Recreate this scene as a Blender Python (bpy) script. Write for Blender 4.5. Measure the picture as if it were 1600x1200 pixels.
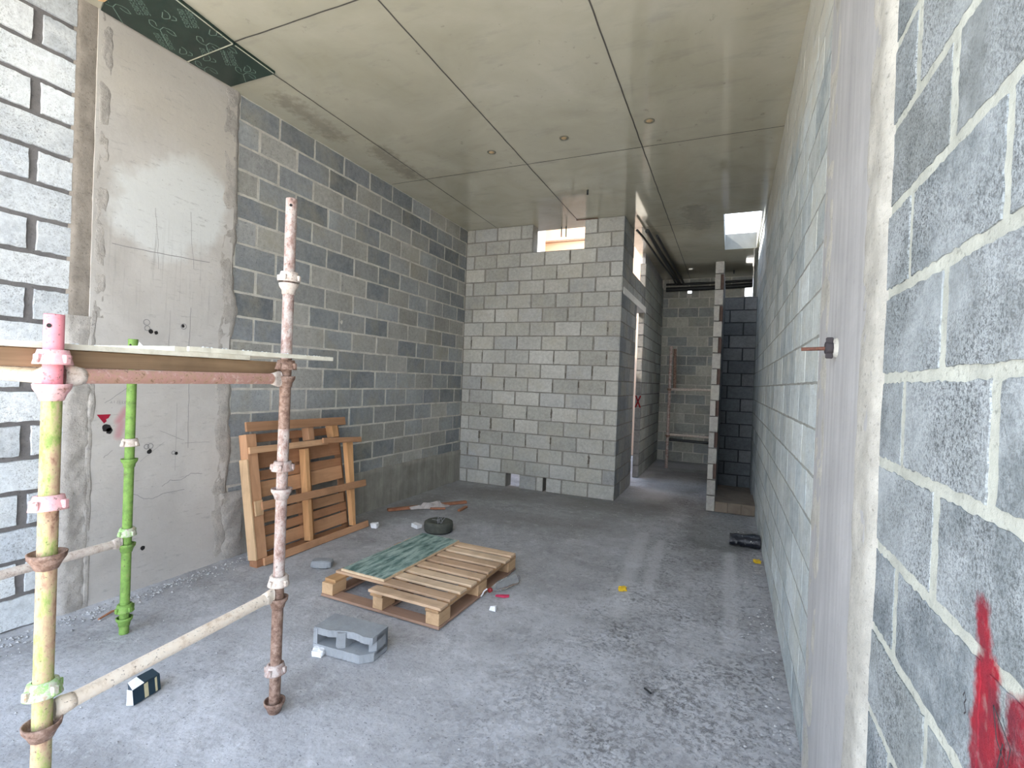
import bpy, math, random
from mathutils import Vector, Matrix, noise

for o in list(bpy.data.objects):
    bpy.data.objects.remove(o)
C = bpy.context.scene.collection
SC = bpy.context.scene

# ------------------------------------------------------------------ camera
F_PX, YAW, PITCH, ROLL, EYE = 776.6, 0.41325, -0.008064, 0.0380795, 1.56195
cd = bpy.data.cameras.new('camera')
cam = bpy.data.objects.new('camera', cd)
C.objects.link(cam)
cd.sensor_fit = 'HORIZONTAL'
cd.sensor_width = 36.0
cd.lens = F_PX / 1600 * 36
cd.clip_start = 0.02
_F = Vector((-math.sin(YAW) * math.cos(PITCH), math.cos(YAW) * math.cos(PITCH), math.sin(PITCH)))
_R = Vector((math.cos(YAW), math.sin(YAW), 0))
_U = _R.cross(_F)
_R2 = _R * math.cos(ROLL) + _U * math.sin(ROLL)
_U2 = -_R * math.sin(ROLL) + _U * math.cos(ROLL)
m = Matrix((_R2, _U2, -_F)).transposed().to_4x4()
m.translation = (0, 0, EYE)
cam.matrix_world = m
SC.camera = cam

# ------------------------------------------------------------------ sky, sun, exposure
w = bpy.data.worlds.new('sky')
SC.world = w
w.use_nodes = True
wn = w.node_tree.nodes
wl = w.node_tree.links
bg = wn['Background']
tc = wn.new('ShaderNodeTexCoord')
sp = wn.new('ShaderNodeSeparateXYZ')
rp = wn.new('ShaderNodeValToRGB')
wl.new(tc.outputs['Generated'], sp.inputs[0])
wl.new(sp.outputs['Z'], rp.inputs[0])
rp.color_ramp.elements[0].position = 0.0
rp.color_ramp.elements[0].color = (0.92, 0.96, 1.0, 1)
rp.color_ramp.elements[1].position = 0.7
rp.color_ramp.elements[1].color = (0.66, 0.84, 1.12, 1)
wl.new(rp.outputs[0], bg.inputs['Color'])
bg.inputs['Strength'].default_value = 1.55
sd = bpy.data.lights.new('sun', 'SUN')
sun = bpy.data.objects.new('sun', sd)
C.objects.link(sun)
sd.energy = 8.5
sd.angle = math.radians(1.5)
sd.color = (1.0, 0.93, 0.82)
sun.rotation_euler = Vector((-0.75, -0.08, 0.68)).to_track_quat('Z', 'Y').to_euler()
sun.location = (-12, -2, 14)
vs = SC.view_settings
SC.display_settings.display_device = 'sRGB'
vs.view_transform = 'Standard'
vs.look = 'None'
vs.gamma = 1.0
vs.use_curve_mapping = False
vs.exposure = 1.9
SC.cycles.max_bounces = 14
SC.cycles.diffuse_bounces = 8
SC.cycles.sample_clamp_indirect = 6.0

# ------------------------------------------------------------------ dimensions (metres)
XL, XR, HC = -3.732, 0.338, 3.8
YB, XC = 6.62, -1.361         # face of the block box and its outer corner
YF = -0.45                     # open front of the room
YE = 10.9                     # end wall of the passage
rnd = random.Random(7)


def lin(r, g, b):
    def f(c):
        c /= 255
        return c / 12.92 if c <= 0.04045 else ((c + 0.055) / 1.055) ** 2.4
    return (f(r), f(g), f(b))


# ------------------------------------------------------------------ mesh builder
class MB:
    def __init__(s):
        s.v, s.f, s.m, s.t, s.sm = [], [], [], [], []

    def add(s, pts, faces, mat=0, tint=(1, 1, 1), smooth=False):
        b = len(s.v)
        s.v += [tuple(p) for p in pts]
        for f in faces:
            s.f.append([b + i for i in f])
            s.m.append(mat)
            s.t.append(tint)
            s.sm.append(smooth)

    def box(s, x0, x1, y0, y1, z0, z1, mat=0, tint=(1, 1, 1), M=None, jit=0):
        p = [Vector((x, y, z)) for z in (z0, z1) for y in (y0, y1) for x in (x0, x1)]
        if jit:
            p = [q + Vector((rnd.uniform(-jit, jit), rnd.uniform(-jit, jit), rnd.uniform(-jit, jit))) for q in p]
        if M is not None:
            p = [M @ q for q in p]
        s.add(p, [(0, 2, 3, 1), (4, 5, 7, 6), (0, 1, 5, 4), (2, 6, 7, 3), (0, 4, 6, 2), (1, 3, 7, 5)], mat, tint)

    def bbox(s, x0, x1, y0, y1, z0, z1, c=0.003, mat=0, M=None, tint=(1, 1, 1)):
        # box with chamfered edges
        P, Fc = [], []
        cx, cy, cz, ex, ey, ez = (x0 + x1) / 2, (y0 + y1) / 2, (z0 + z1) / 2, (x1 - x0) / 2, (y1 - y0) / 2, (z1 - z0) / 2
        c = min(c, ex * .8, ey * .8, ez * .8)
        idx = {}
        for sx in (-1, 1):
            for sy in (-1, 1):
                for sz in (-1, 1):
                    for a in range(3):
                        q = [ex - c, ey - c, ez - c]
                        q[a] += c
                        idx[(sx, sy, sz, a)] = len(P)
                        P.append(Vector((cx + sx * q[0], cy + sy * q[1], cz + sz * q[2])))
        for a in range(3):
            b1, c1 = (a + 1) % 3, (a + 2) % 3
            for sg in (-1, 1):
                ring = []
                for (u, v) in ((-1, -1), (1, -1), (1, 1), (-1, 1)):
                    k = [0, 0, 0]
                    k[a], k[b1], k[c1] = sg, u, v
                    ring.append(idx[(*k, a)])
                Fc.append(ring if sg > 0 else ring[::-1])
            for u in (-1, 1):
                for v in (-1, 1):
                    k0 = [0, 0, 0]
                    k1 = [0, 0, 0]
                    k0[a], k0[b1], k0[c1] = -1, u, v
                    k1[a], k1[b1], k1[c1] = 1, u, v
                    q = [idx[(*k0, b1)], idx[(*k1, b1)], idx[(*k1, c1)], idx[(*k0, c1)]]
                    Fc.append(q if u * v > 0 else q[::-1])
        for sx in (-1, 1):
            for sy in (-1, 1):
                for sz in (-1, 1):
                    q = [idx[(sx, sy, sz, a)] for a in range(3)]
                    Fc.append(q if sx * sy * sz > 0 else q[::-1])
        if M is not None:
            P = [M @ p for p in P]
        s.add(P, Fc, mat, tint)

    def tube(s, pts, r, seg=16, mat=0, caps=True, tint=(1, 1, 1)):
        pts = [Vector(p) for p in pts]
        n = len(pts)
        rr = r if isinstance(r, (list, tuple)) else [r] * n
        rings = []
        ref = None
        for i, p in enumerate(pts):
            d = (pts[min(i + 1, n - 1)] - pts[max(i - 1, 0)]).normalized()
            if ref is None:
                ref = Vector((0, 0, 1)) if abs(d.z) < .9 else Vector((1, 0, 0))
            a = d.cross(ref).normalized()
            b = a.cross(d).normalized()
            ref = b
            rings.append([p + (a * math.cos(t) + b * math.sin(t)) * rr[i] for t in [2 * math.pi * k / seg for k in range(seg)]])
        P = [q for g in rings for q in g]
        Fc = []
        for i in range(n - 1):
            for k in range(seg):
                k2 = (k + 1) % seg
                Fc.append((i * seg + k, (i + 1) * seg + k, (i + 1) * seg + k2, i * seg + k2))
        s.add(P, Fc, mat, tint, True)
        if caps:
            s.add(rings[0], [list(range(seg))], mat, tint)
            s.add(rings[-1], [list(range(seg))[::-1]], mat, tint)

    def lathe(s, prof, c, seg=24, mat=0, M=None, close=False):
        P, Fc = [], []
        for (r, z) in prof:
            for k in range(seg):
                t = 2 * math.pi * k / seg
                q = Vector((r * math.cos(t), r * math.sin(t), z))
                if M is not None:
                    q = M @ q
                P.append(q + Vector(c))
        n = len(prof)
        for i in range(n - 1 + (1 if close else 0)):
            j = (i + 1) % n
            for k in range(seg):
                k2 = (k + 1) % seg
                Fc.append((i * seg + k, i * seg + k2, j * seg + k2, j * seg + k))
        s.add(P, Fc, mat, (1, 1, 1), True)

    def prism(s, poly, d, mat=0, tint=(1, 1, 1)):
        poly = [Vector(p) for p in poly]
        d = Vector(d)
        n = len(poly)
        P = poly + [p + d for p in poly]
        Fc = [list(range(n))[::-1], list(range(n, 2 * n))]
        for i in range(n):
            j = (i + 1) % n
            Fc.append((i, j, n + j, n + i))
        s.add(P, Fc, mat, tint)

    def ribbon(s, pts, wd, nrm, mat=0, lift=0.0):
        # thin flat stroke lying on a surface with normal nrm
        pts = [Vector(p) for p in pts]
        nrm = Vector(nrm)
        P = []
        n = len(pts)
        for i, p in enumerate(pts):
            d = (pts[min(i + 1, n - 1)] - pts[max(i - 1, 0)]).normalized()
            a = d.cross(nrm).normalized() * wd / 2
            P += [p - a + nrm * lift, p + a + nrm * lift]
        s.add(P, [(2 * i, 2 * i + 1, 2 * i + 3, 2 * i + 2) for i in range(n - 1)], mat)

    def build(s, name, mats, parent=None, loc=(0, 0, 0), smooth_angle=None):
        me = bpy.data.meshes.new(name)
        L = Vector(loc)
        if parent is not None:
            q, L0 = parent, Vector((0, 0, 0))
            while q is not None:
                L0 = L0 + q.location
                q = q.parent
            off = L0 + L
        else:
            off = L
        me.from_pydata([tuple(Vector(p) - off) for p in s.v], [], s.f)
        for k in (mats if isinstance(mats, (list, tuple)) else [mats]):
            me.materials.append(k)
        me.polygons.foreach_set('material_index', s.m)
        me.polygons.foreach_set('use_smooth', s.sm)
        at = me.color_attributes.new('tint', 'FLOAT_COLOR', 'CORNER')
        buf = []
        for f, t in zip(s.f, s.t):
            buf += [t[0], t[1], t[2], 1.0] * len(f)
        at.data.foreach_set('color', buf)
        me.update()
        o = bpy.data.objects.new(name, me)
        C.objects.link(o)
        o.location = loc
        if parent is not None:
            o.parent = parent
        return o


def tag(o, label, cat, group=None, kind=None):
    o['label'] = label
    o['category'] = cat
    if group:
        o['group'] = group
    if kind:
        o['kind'] = kind
    return o


def empty(name, loc, label, cat, group=None):
    o = bpy.data.objects.new(name, None)
    C.objects.link(o)
    o.location = loc
    o.empty_display_size = .1
    return tag(o, label, cat, group)


# ------------------------------------------------------------------ materials
class NT:
    def __init__(s, name):
        s.mat = bpy.data.materials.new(name)
        s.mat.use_nodes = True
        s.n = s.mat.node_tree.nodes
        s.l = s.mat.node_tree.links
        s.b = s.n['Principled BSDF']
        s.pos = s.n.new('ShaderNodeTexCoord').outputs['Object']
        s.geo = s.n.new('ShaderNodeNewGeometry').outputs['Position']

    def link(s, a, b):
        s.l.new(a, b)

    def val(s, sock, v):
        if hasattr(v, 'is_linked') or hasattr(v, 'links'):
            s.l.new(v, sock)
        else:
            sock.default_value = v

    def noise(s, scale, detail=4, rough=.55, vec=None, stretch=None, dist=0):
        n = s.n.new('ShaderNodeTexNoise')
        n.inputs['Scale'].default_value = scale
        n.inputs['Detail'].default_value = detail
        n.inputs['Roughness'].default_value = rough
        n.inputs['Distortion'].default_value = dist
        v = vec or s.geo
        if stretch:
            mp = s.n.new('ShaderNodeMapping')
            mp.inputs['Scale'].default_value = stretch
            s.l.new(v, mp.inputs[0])
            v = mp.outputs[0]
        s.l.new(v, n.inputs['Vector'])
        return n.outputs['Fac']

    def voro(s, scale, vec=None):
        n = s.n.new('ShaderNodeTexVoronoi')
        n.inputs['Scale'].default_value = scale
        s.l.new(vec or s.geo, n.inputs['Vector'])
        return n.outputs['Distance']

    def ramp(s, fac, a, b, va=0.0, vb=1.0):
        n = s.n.new('ShaderNodeMapRange')
        n.inputs['From Min'].default_value = a
        n.inputs['From Max'].default_value = b
        n.inputs['To Min'].default_value = va
        n.inputs['To Max'].default_value = vb
        s.l.new(fac, n.inputs['Value'])
        return n.outputs['Result']

    def cramp(s, fac, stops):
        n = s.n.new('ShaderNodeValToRGB')
        e = n.color_ramp.elements
        while len(e) < len(stops):
            e.new(.5)
        for k, (p, c) in zip(e, stops):
            k.position = p
            k.color = (*c, 1)
        s.l.new(fac, n.inputs[0])
        return n.outputs[0]

    def math(s, op, a, b=0.0):
        n = s.n.new('ShaderNodeMath')
        n.operation = op
        s.val(n.inputs[0], a)
        s.val(n.inputs[1], b)
        return n.outputs[0]

    def mix(s, fac, a, b, mode='MIX'):
        n = s.n.new('ShaderNodeMix')
        n.data_type = 'RGBA'
        n.blend_type = mode
        s.val(n.inputs[0], fac)
        for sock, v in ((n.inputs[6], a), (n.inputs[7], b)):
            if isinstance(v, (tuple, list)):
                sock.default_value = (*v[:3], 1)
            else:
                s.l.new(v, sock)
        return n.outputs[2]

    def gray(s, v):
        n = s.n.new('ShaderNodeCombineColor')
        for k in range(3):
            s.l.new(v, n.inputs[k])
        return n.outputs[0]

    def attr(s):
        n = s.n.new('ShaderNodeAttribute')
        n.attribute_name = 'tint'
        return n.outputs['Color']

    def bump(s, h, strength=.4, dist=.004):
        n = s.n.new('ShaderNodeBump')
        n.inputs['Strength'].default_value = strength
        n.inputs['Distance'].default_value = dist
        s.l.new(h, n.inputs['Height'])
        s.l.new(n.outputs[0], s.b.inputs['Normal'])

    def capsule(s, a, b, r, soft, wob=None):
        # mask: 1 inside a rounded stroke from a to b (world metres)
        V = s.n.new
        def vm(op, x, y=None):
            k = V('ShaderNodeVectorMath')
            k.operation = op
            for sock, q in ((k.inputs[0], x), (k.inputs[1], y)):
                if q is None:
                    continue
                if isinstance(q, (tuple, list, Vector)):
                    sock.default_value = tuple(q)
                else:
                    s.l.new(q, sock)
            return k
        A, B = Vector(a), Vector(b)
        ba = B - A
        pa = vm('SUBTRACT', s.geo, A).outputs[0]
        d = vm('DOT_PRODUCT', pa, ba / max(ba.dot(ba), 1e-9)).outputs['Value']
        cl = V('ShaderNodeClamp')
        s.l.new(d, cl.inputs[0])
        sc = V('ShaderNodeVectorMath')
        sc.operation = 'SCALE'
        sc.inputs[0].default_value = tuple(ba)
        s.l.new(cl.outputs[0], sc.inputs['Scale'])
        q = vm('SUBTRACT', pa, sc.outputs[0]).outputs[0]
        ln = vm('LENGTH', q).outputs['Value']
        if wob is not None:
            ln = s.math('ADD', ln, wob)
        return s.ramp(ln, r, r + soft, 1.0, 0.0)

    def done(s, col, rough=.9, spec=.3):
        s.val(s.b.inputs['Base Color'], col if not isinstance(col, tuple) else (*col, 1))
        s.val(s.b.inputs['Roughness'], rough)
        s.b.inputs['Specular IOR Level'].default_value = spec
        return s.mat


def red_paint(t, col):
    wob = t.math('MULTIPLY', t.math('SUBTRACT', t.noise(55, 4), .5), .035)
    ms = []
    for a, b, r in [((XR, .914, 1.262), (XR, .897, 1.19), .0125), ((XR, .893, 1.18), (XR, .875, 1.03), .028),
                    ((XR, .865, 1.10), (XR, .845, .95), .035), ((XR, .80, 1.165), (XR, .81, 1.0), .028),
                    ((XR, .905, 1.10), (XR, .90, .9), .022), ((XR, .76, 1.18), (XR, .77, 1.0), .04)]:
        ms.append(t.capsule(a, b, r, .016, wob))
    k = ms[0]
    for q in ms[1:]:
        k = t.math('MAXIMUM', k, q)
    k = t.math('MULTIPLY', k, t.ramp(t.noise(40, 5), .25, .45, .7, 1.0))
    return t.mix(k, col, t.cramp(t.noise(14, 4), [(.35, lin(112, 46, 58)), (.65, lin(156, 38, 52))]))


def mat_block(name, pit=.5, pitscale=70, bloom=.0, bloomcol=(.6, .63, .66), stain=(.8, 1.12), warm=None, red=False, dense=0.0, smear_=False):
    t = NT(name)
    col = t.attr()
    big = t.ramp(t.noise(1.6, 5), .3, .7, stain[0], stain[1])
    col = t.mix(1.0, col, t.gray(big), 'MULTIPLY')
    fine = t.ramp(t.noise(26, 6, .7), .3, .7, .8, 1.18)
    col = t.mix(1.0, col, t.gray(fine), 'MULTIPLY')
    if bloom:
        k = t.ramp(t.noise(5.5, 7, .68), .44, .62, 0, bloom)
        col = t.mix(k, col, bloomcol)
    if warm:
        k = t.ramp(t.noise(3.1, 6, .65), .5, .72, 0, .55)
        col = t.mix(k, col, warm)
    p1 = t.ramp(t.noise(pitscale, 4, .7), .57 - dense, .68 - dense * 1.1)
    p2 = t.ramp(t.noise(pitscale * 2.3, 3, .6), .56 - dense * .7, .66 - dense * .7)
    p = t.math('MAXIMUM', p1, t.math('MULTIPLY', p2, .7))
    p = t.math('MULTIPLY', p, t.ramp(t.noise(3.3, 4), .35, .6, .25, 1.0))
    col = t.mix(t.math('MULTIPLY', p, pit), col, (.05, .055, .06))
    if smear_:
        wob = t.math('MULTIPLY', t.math('SUBTRACT', t.noise(6, 7, .7), .5), .9)
        k = t.capsule((XR, 2.4, 3.75), (XR, 6.2, 3.95), .42, .35, wob)
        col = t.mix(t.math('MULTIPLY', k, .75), col, (.53, .50, .42))
    if red:
        col = red_paint(t, col)
    h = t.math('SUBTRACT', t.math('MULTIPLY', t.noise(60, 6, .7), .6), p)
    t.bump(h, .55, .004)
    return t.done(col, .92, .2)


def mat_mortar(name, c, rough=.5, red=False):
    t = NT(name)
    col = t.mix(t.ramp(t.noise(9, 6, .7), .3, .7), [k * .72 for k in c], [min(1, k * 1.15) for k in c])
    p = t.ramp(t.noise(75, 4), .6, .7, 0, .55)
    col = t.mix(p, col, [k * .35 for k in c])
    if red:
        col = red_paint(t, col)
    t.bump(t.noise(48, 6, .75), rough, .008)
    return t.done(col, .95, .15)


def mat_concrete(name, c1, c2, scale=2.5, rough=.85, bumpd=.002, streak=None, dirt=0.0, spec=.3, tint=False):
    t = NT(name)
    f = t.noise(scale, 8, .62, dist=.4)
    col = t.mix(t.ramp(f, .32, .68), c1, c2)
    if streak:
        k = t.ramp(t.noise(1.0, 6, .7, stretch=streak), .42, .7, 0, .5)
        col = t.mix(k, col, [q * .62 for q in c1])
    if dirt:
        k = t.ramp(t.noise(40, 5, .7), .6, .72, 0, dirt)
        col = t.mix(k, col, (.09, .085, .08))
    if tint:
        col = t.mix(1.0, col, t.attr(), 'MULTIPLY')
    t.bump(t.noise(35, 7, .7), .5, bumpd)
    return t.done(col, rough, spec)


def mat_wood(name, ca, cb, axis, rough=.75, dark=.5):
    t = NT(name)
    st = [28, 28, 28]
    st[axis] = 1.6
    f = t.noise(1.0, 6, .6, stretch=tuple(st), dist=.5)
    col = t.mix(t.ramp(f, .3, .7), ca, cb)
    k = t.ramp(t.noise(4, 5), .5, .75, 0, dark)
    col = t.mix(k, col, [q * .45 for q in ca])
    col = t.mix(1.0, col, t.attr(), 'MULTIPLY')
    t.bump(f, .35, .002)
    return t.done(col, rough, .25)


def mat_flaky(name, stops, scale=18, rough=.65, bumpd=.002, metal=0, stretch=None):
    t = NT(name)
    f = t.noise(scale * 1.25, 9, .74, dist=.15, stretch=stretch)
    col = t.mix(1.0, t.cramp(f, stops), (.86, .86, .86), 'MULTIPLY')
    k = t.ramp(t.noise(95, 4, .65), .60, .68, 0, .7)
    col = t.mix(k, col, (.07, .05, .04))
    t.bump(t.noise(scale * 4, 5), .5, bumpd)
    t.b.inputs['Metallic'].default_value = metal
    return t.done(col, rough, .35)


def mat_plain(name, c, rough=.6, spec=.4, var=.15, scale=20):
    t = NT(name)
    f = t.ramp(t.noise(scale, 4), .3, .7, 1 - var, 1 + var)
    col = t.mix(1.0, tuple(c), t.gray(f), 'MULTIPLY')
    return t.done(col, rough, spec)


M_blk_far = mat_block('block_left', .5, 62, .22, (.48, .48, .45), warm=(.36, .335, .26))
M_blk_near = mat_block('block_left_near', .55, 85, .7, (.80, .83, .85), dense=.03)
M_blk_box = mat_block('block_box', .35, 75, .18, (.52, .52, .48), stain=(.86, 1.1), warm=(.43, .40, .32))
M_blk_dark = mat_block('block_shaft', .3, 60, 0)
M_blk_right = mat_block('block_right', .8, 150, .8, (.43, .47, .50), red=True, dense=.07)
M_mort_light = mat_mortar('mortar_light', (.62, .60, .55))
M_mort_grey = mat_mortar('mortar_grey', (.27, .26, .235))
M_mort_dark = mat_mortar('mortar_dark', (.20, .19, .19))
M_mort_right = mat_mortar('mortar_right', (.50, .52, .475), .6, red=True)
M_mort_brown = mat_mortar('mortar_brown', (.31, .275, .24))
M_render = mat_mortar('mortar_smear', (.47, .44, .41), .9)
M_render_r = mat_mortar('mortar_smear_right', (.47, .46, .425), .6)


def make_floor_mat():
    t = NT('floor_dusty_concrete')
    f = t.noise(1.1, 8, .62, dist=.5)
    col = t.mix(t.ramp(f, .33, .67), (.32, .318, .328), (.54, .545, .58))
    f2 = t.noise(6, 8, .72)
    col = t.mix(t.ramp(f2, .5, .7, 0, .5), col, (.24, .232, .235))
    # crusty scales on the right half
    sx = t.n.new('ShaderNodeSeparateXYZ')
    t.link(t.geo, sx.inputs[0])
    rt = t.ramp(sx.outputs['X'], -1.5, -.5)
    cr = t.math('MULTIPLY', t.ramp(t.noise(30, 10, .82, dist=.25), .49, .58), t.ramp(t.noise(2.6, 6, .65), .38, .62, .25, 1.0))
    col = t.mix(t.math('MULTIPLY', t.math('MULTIPLY', cr, t.math('MAXIMUM', rt, .45)), .9), col, (.15, .147, .15))
    lt = t.ramp(t.noise(9, 7, .7), .54, .7, 0, .5)
    col = t.mix(lt, col, (.64, .64, .67))
    wob = t.math('MULTIPLY', t.math('SUBTRACT', t.noise(9, 5), .5), .10)
    for a, b, r, s in [((-.78, 5.35, 0), (-.72, 4.4, 0), .035, .05), ((-.72, 4.4, 0), (-.66, 3.4, 0), .03, .06), ((-.58, 5.2, 0), (-.52, 3.9, 0), .02, .05),
                       ((.056, 5.15, 0), (.07, 3.3, 0), .03, .04), ((-.9, 7.6, 0), (-1.0, 6.9, 0), .12, .2), ((-1.0, 10.3, 0), (-.4, 10.4, 0), .25, .2)]:
        col = t.mix(t.math('MULTIPLY', t.capsule(a, b, r, s, wob), .5), col, (.60, .60, .63))
    # darker patches by the shaft and the passage
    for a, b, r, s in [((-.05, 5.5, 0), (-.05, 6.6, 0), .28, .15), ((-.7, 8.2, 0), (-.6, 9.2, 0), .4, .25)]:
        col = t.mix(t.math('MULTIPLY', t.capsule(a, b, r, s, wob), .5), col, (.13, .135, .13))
    for a, b, r, s in [((-3.4, 6.0, 0), (-2.0, 6.3, 0), .25, .45), ((-1.5, 6.2, 0), (-.9, 6.6, 0), .15, .4), ((-3.5, 4.2, 0), (-3.45, 5.4, 0), .08, .3), ((-2.6, 5.2, 0), (-1.4, 5.4, 0), .12, .5)]:  # brown rear dirt, its strength also painting in the light falloff
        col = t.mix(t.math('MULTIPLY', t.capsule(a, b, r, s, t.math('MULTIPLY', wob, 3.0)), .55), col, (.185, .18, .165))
    sp1 = t.ramp(t.noise(85, 3, .6), .63, .7, 0, .7)
    col = t.mix(sp1, col, (.08, .08, .085))
    h = t.math('ADD', t.math('MULTIPLY', t.noise(7, 6), 2.0), t.math('ADD', t.noise(40, 6, .7), t.math('MULTIPLY', t.math('MULTIPLY', cr, rt), -.8)))
    t.bump(h, .6, .008)
    return t.done(col, .93, .2)


def make_ceiling_mat():
    t = NT('ceiling_fairfaced_concrete')
    f = t.noise(1.3, 8, .6, dist=.6)
    col = t.mix(t.ramp(f, .3, .7), (.43, .405, .31), (.55, .52, .42))
    f2 = t.noise(1.0, 6, .65, stretch=(2.2, 7, 1))
    col = t.mix(t.ramp(f2, .55, .75, 0, .35), col, (.27, .26, .23))
    sp_ = t.ramp(t.noise(11, 5, .7), .64, .74, 0, .5)
    col = t.mix(sp_, col, (.16, .15, .13))
    for a, b, r in [((-3.45, 3.0, 3.8), (-3.50, 3.6, 3.8), .03), ((-3.3, 4.0, 3.8), (-3.35, 4.6, 3.8), .04), ((-.5, 6.6, 3.8), (-.45, 7.4, 3.8), .06)]:
        col = t.mix(t.math('MULTIPLY', t.capsule(a, b, r, .12, t.math('MULTIPLY', t.math('SUBTRACT', t.noise(14, 6, .7), .5), .4)), .5), col, (.17, .145, .11))
    rough = t.ramp(t.noise(4, 5), .3, .7, .05, .13)
    t.b.inputs['IOR'].default_value = 1.8
    t.b.inputs['Coat Weight'].default_value = .75
    t.b.inputs['Coat Roughness'].default_value = .045
    t.b.inputs['Coat IOR'].default_value = 1.6
    t.bump(t.noise(2.2, 3), .06, .003)
    return t.done(col, rough, .4)


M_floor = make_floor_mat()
M_ceil = make_ceiling_mat()
M_joint = mat_plain('joint_line', (.10, .095, .085), .9, .1)
M_slab_edge = mat_concrete('slab_edge_concrete', (.15, .158, .155), (.20, .21, .205), 3)


def make_column_mat():
    t = NT('column_concrete')
    f = t.noise(1.7, 8, .62, dist=.5)
    col = t.mix(t.ramp(f, .3, .7), (.45, .425, .40), (.61, .585, .56))
    wob = t.math('MULTIPLY', t.math('SUBTRACT', t.noise(5, 6), .5), .35)
    k = t.capsule((XL + .03, 2.2, 2.62), (XL + .03, 2.42, 2.82), .24, .1, wob)
    col = t.mix(t.math('MULTIPLY', k, .75), col, (.70, .72, .72))
    # rusty-beige damp area near the top
    k = t.capsule((XL + .03, 2.1, 3.55), (XL + .03, 2.6, 3.45), .2, .3, wob)
    col = t.mix(t.math('MULTIPLY', k, .5), col, (.50, .455, .385))
    drip = t.ramp(t.noise(1.0, 5, .7, stretch=(1, 55, 2.2)), .56, .7, 0, .45)
    band = t.capsule((XL + .03, 2.0, 2.2), (XL + .03, 2.5, 2.25), .12, .3, wob)
    col = t.mix(t.math('MULTIPLY', drip, band), col, (.22, .21, .20))
    # darker tone low on the column
    k = t.capsule((XL + .03, 1.7, .25), (XL + .03, 2.9, .25), .15, .45, wob)
    col = t.mix(t.math('MULTIPLY', k, .25), col, (.36, .34, .33))
    # spray of red beside the triangle mark
    k = t.capsule((XL + .03, 2.02, 1.26), (XL + .03, 1.985, 1.19), .012, .03, t.math('MULTIPLY', wob, .1))
    k2 = t.capsule((XL + .03, 2.0, 1.18), (XL + .03, 1.985, 1.09), .006, .035, t.math('MULTIPLY', wob, .1))
    col = t.mix(t.math('MULTIPLY', t.math('MAXIMUM', k, k2), .55), col, lin(190, 60, 90))
    scr = t.ramp(t.noise(1.0, 5, .75, stretch=(1, 9, 45)), .58, .7, 0, .45)
    col = t.mix(scr, col, (.25, .24, .235))
    sp_ = t.ramp(t.noise(60, 4), .66, .74, 0, .5)
    col = t.mix(sp_, col, (.2, .19, .18))
    t.bump(t.noise(18, 7, .68), .45, .004)
    return t.done(col, .85, .3)


M_col = make_column_mat()
M_col_r = mat_concrete('column_right_concrete', (.36, .36, .37), (.45, .45, .46), 3, streak=(1, 30, .6), dirt=.25)
M_plinth = mat_concrete('plinth_concrete', (.26, .25, .225), (.42, .405, .365), 3.5, streak=(14, 14, 1), dirt=.3, bumpd=.006)
M_lintel = mat_concrete('lintel_concrete', (.80, .80, .78), (.86, .86, .84), 4)
M_ink = mat_plain('black_ink', (.045, .04, .045), .8, .2)
M_grey_ink = mat_plain('grey_pencil', (.27, .26, .26), .9, .1)
M_hole = mat_plain('hole_dark', (.03, .028, .028), .95, .05)
M_redmark = mat_plain('red_mark', lin(150, 28, 52), .6, .3)
M_redx = mat_plain('red_spray', lin(140, 40, 44), .8, .2)

# ------------------------------------------------------------------ block masonry
GREY = [(.27, .29, .305), (.33, .345, .355), (.40, .415, .42), (.24, .26, .28), (.36, .36, .35), (.30, .32, .335)]
DARK = [tuple(q * 1.18 for q in c) for c in [(.20, .215, .23), (.25, .265, .28), (.30, .305, .305), (.34, .335, .315), (.23, .245, .265), (.31, .325, .335), (.38, .375, .355)]]
NEAR = [(.66, .70, .745), (.72, .76, .80), (.60, .64, .69), (.76, .79, .82)]
PALE = [(.44, .435, .40), (.48, .475, .445), (.41, .41, .385), (.50, .50, .475), (.46, .46, .44), (.40, .405, .40)]
RIGHT = [(.29, .325, .345), (.33, .365, .385), (.255, .29, .31), (.30, .33, .34), (.23, .265, .29)]
SHAFT = [(.15, .165, .18), (.18, .19, .205), (.135, .15, .165)]


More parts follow.
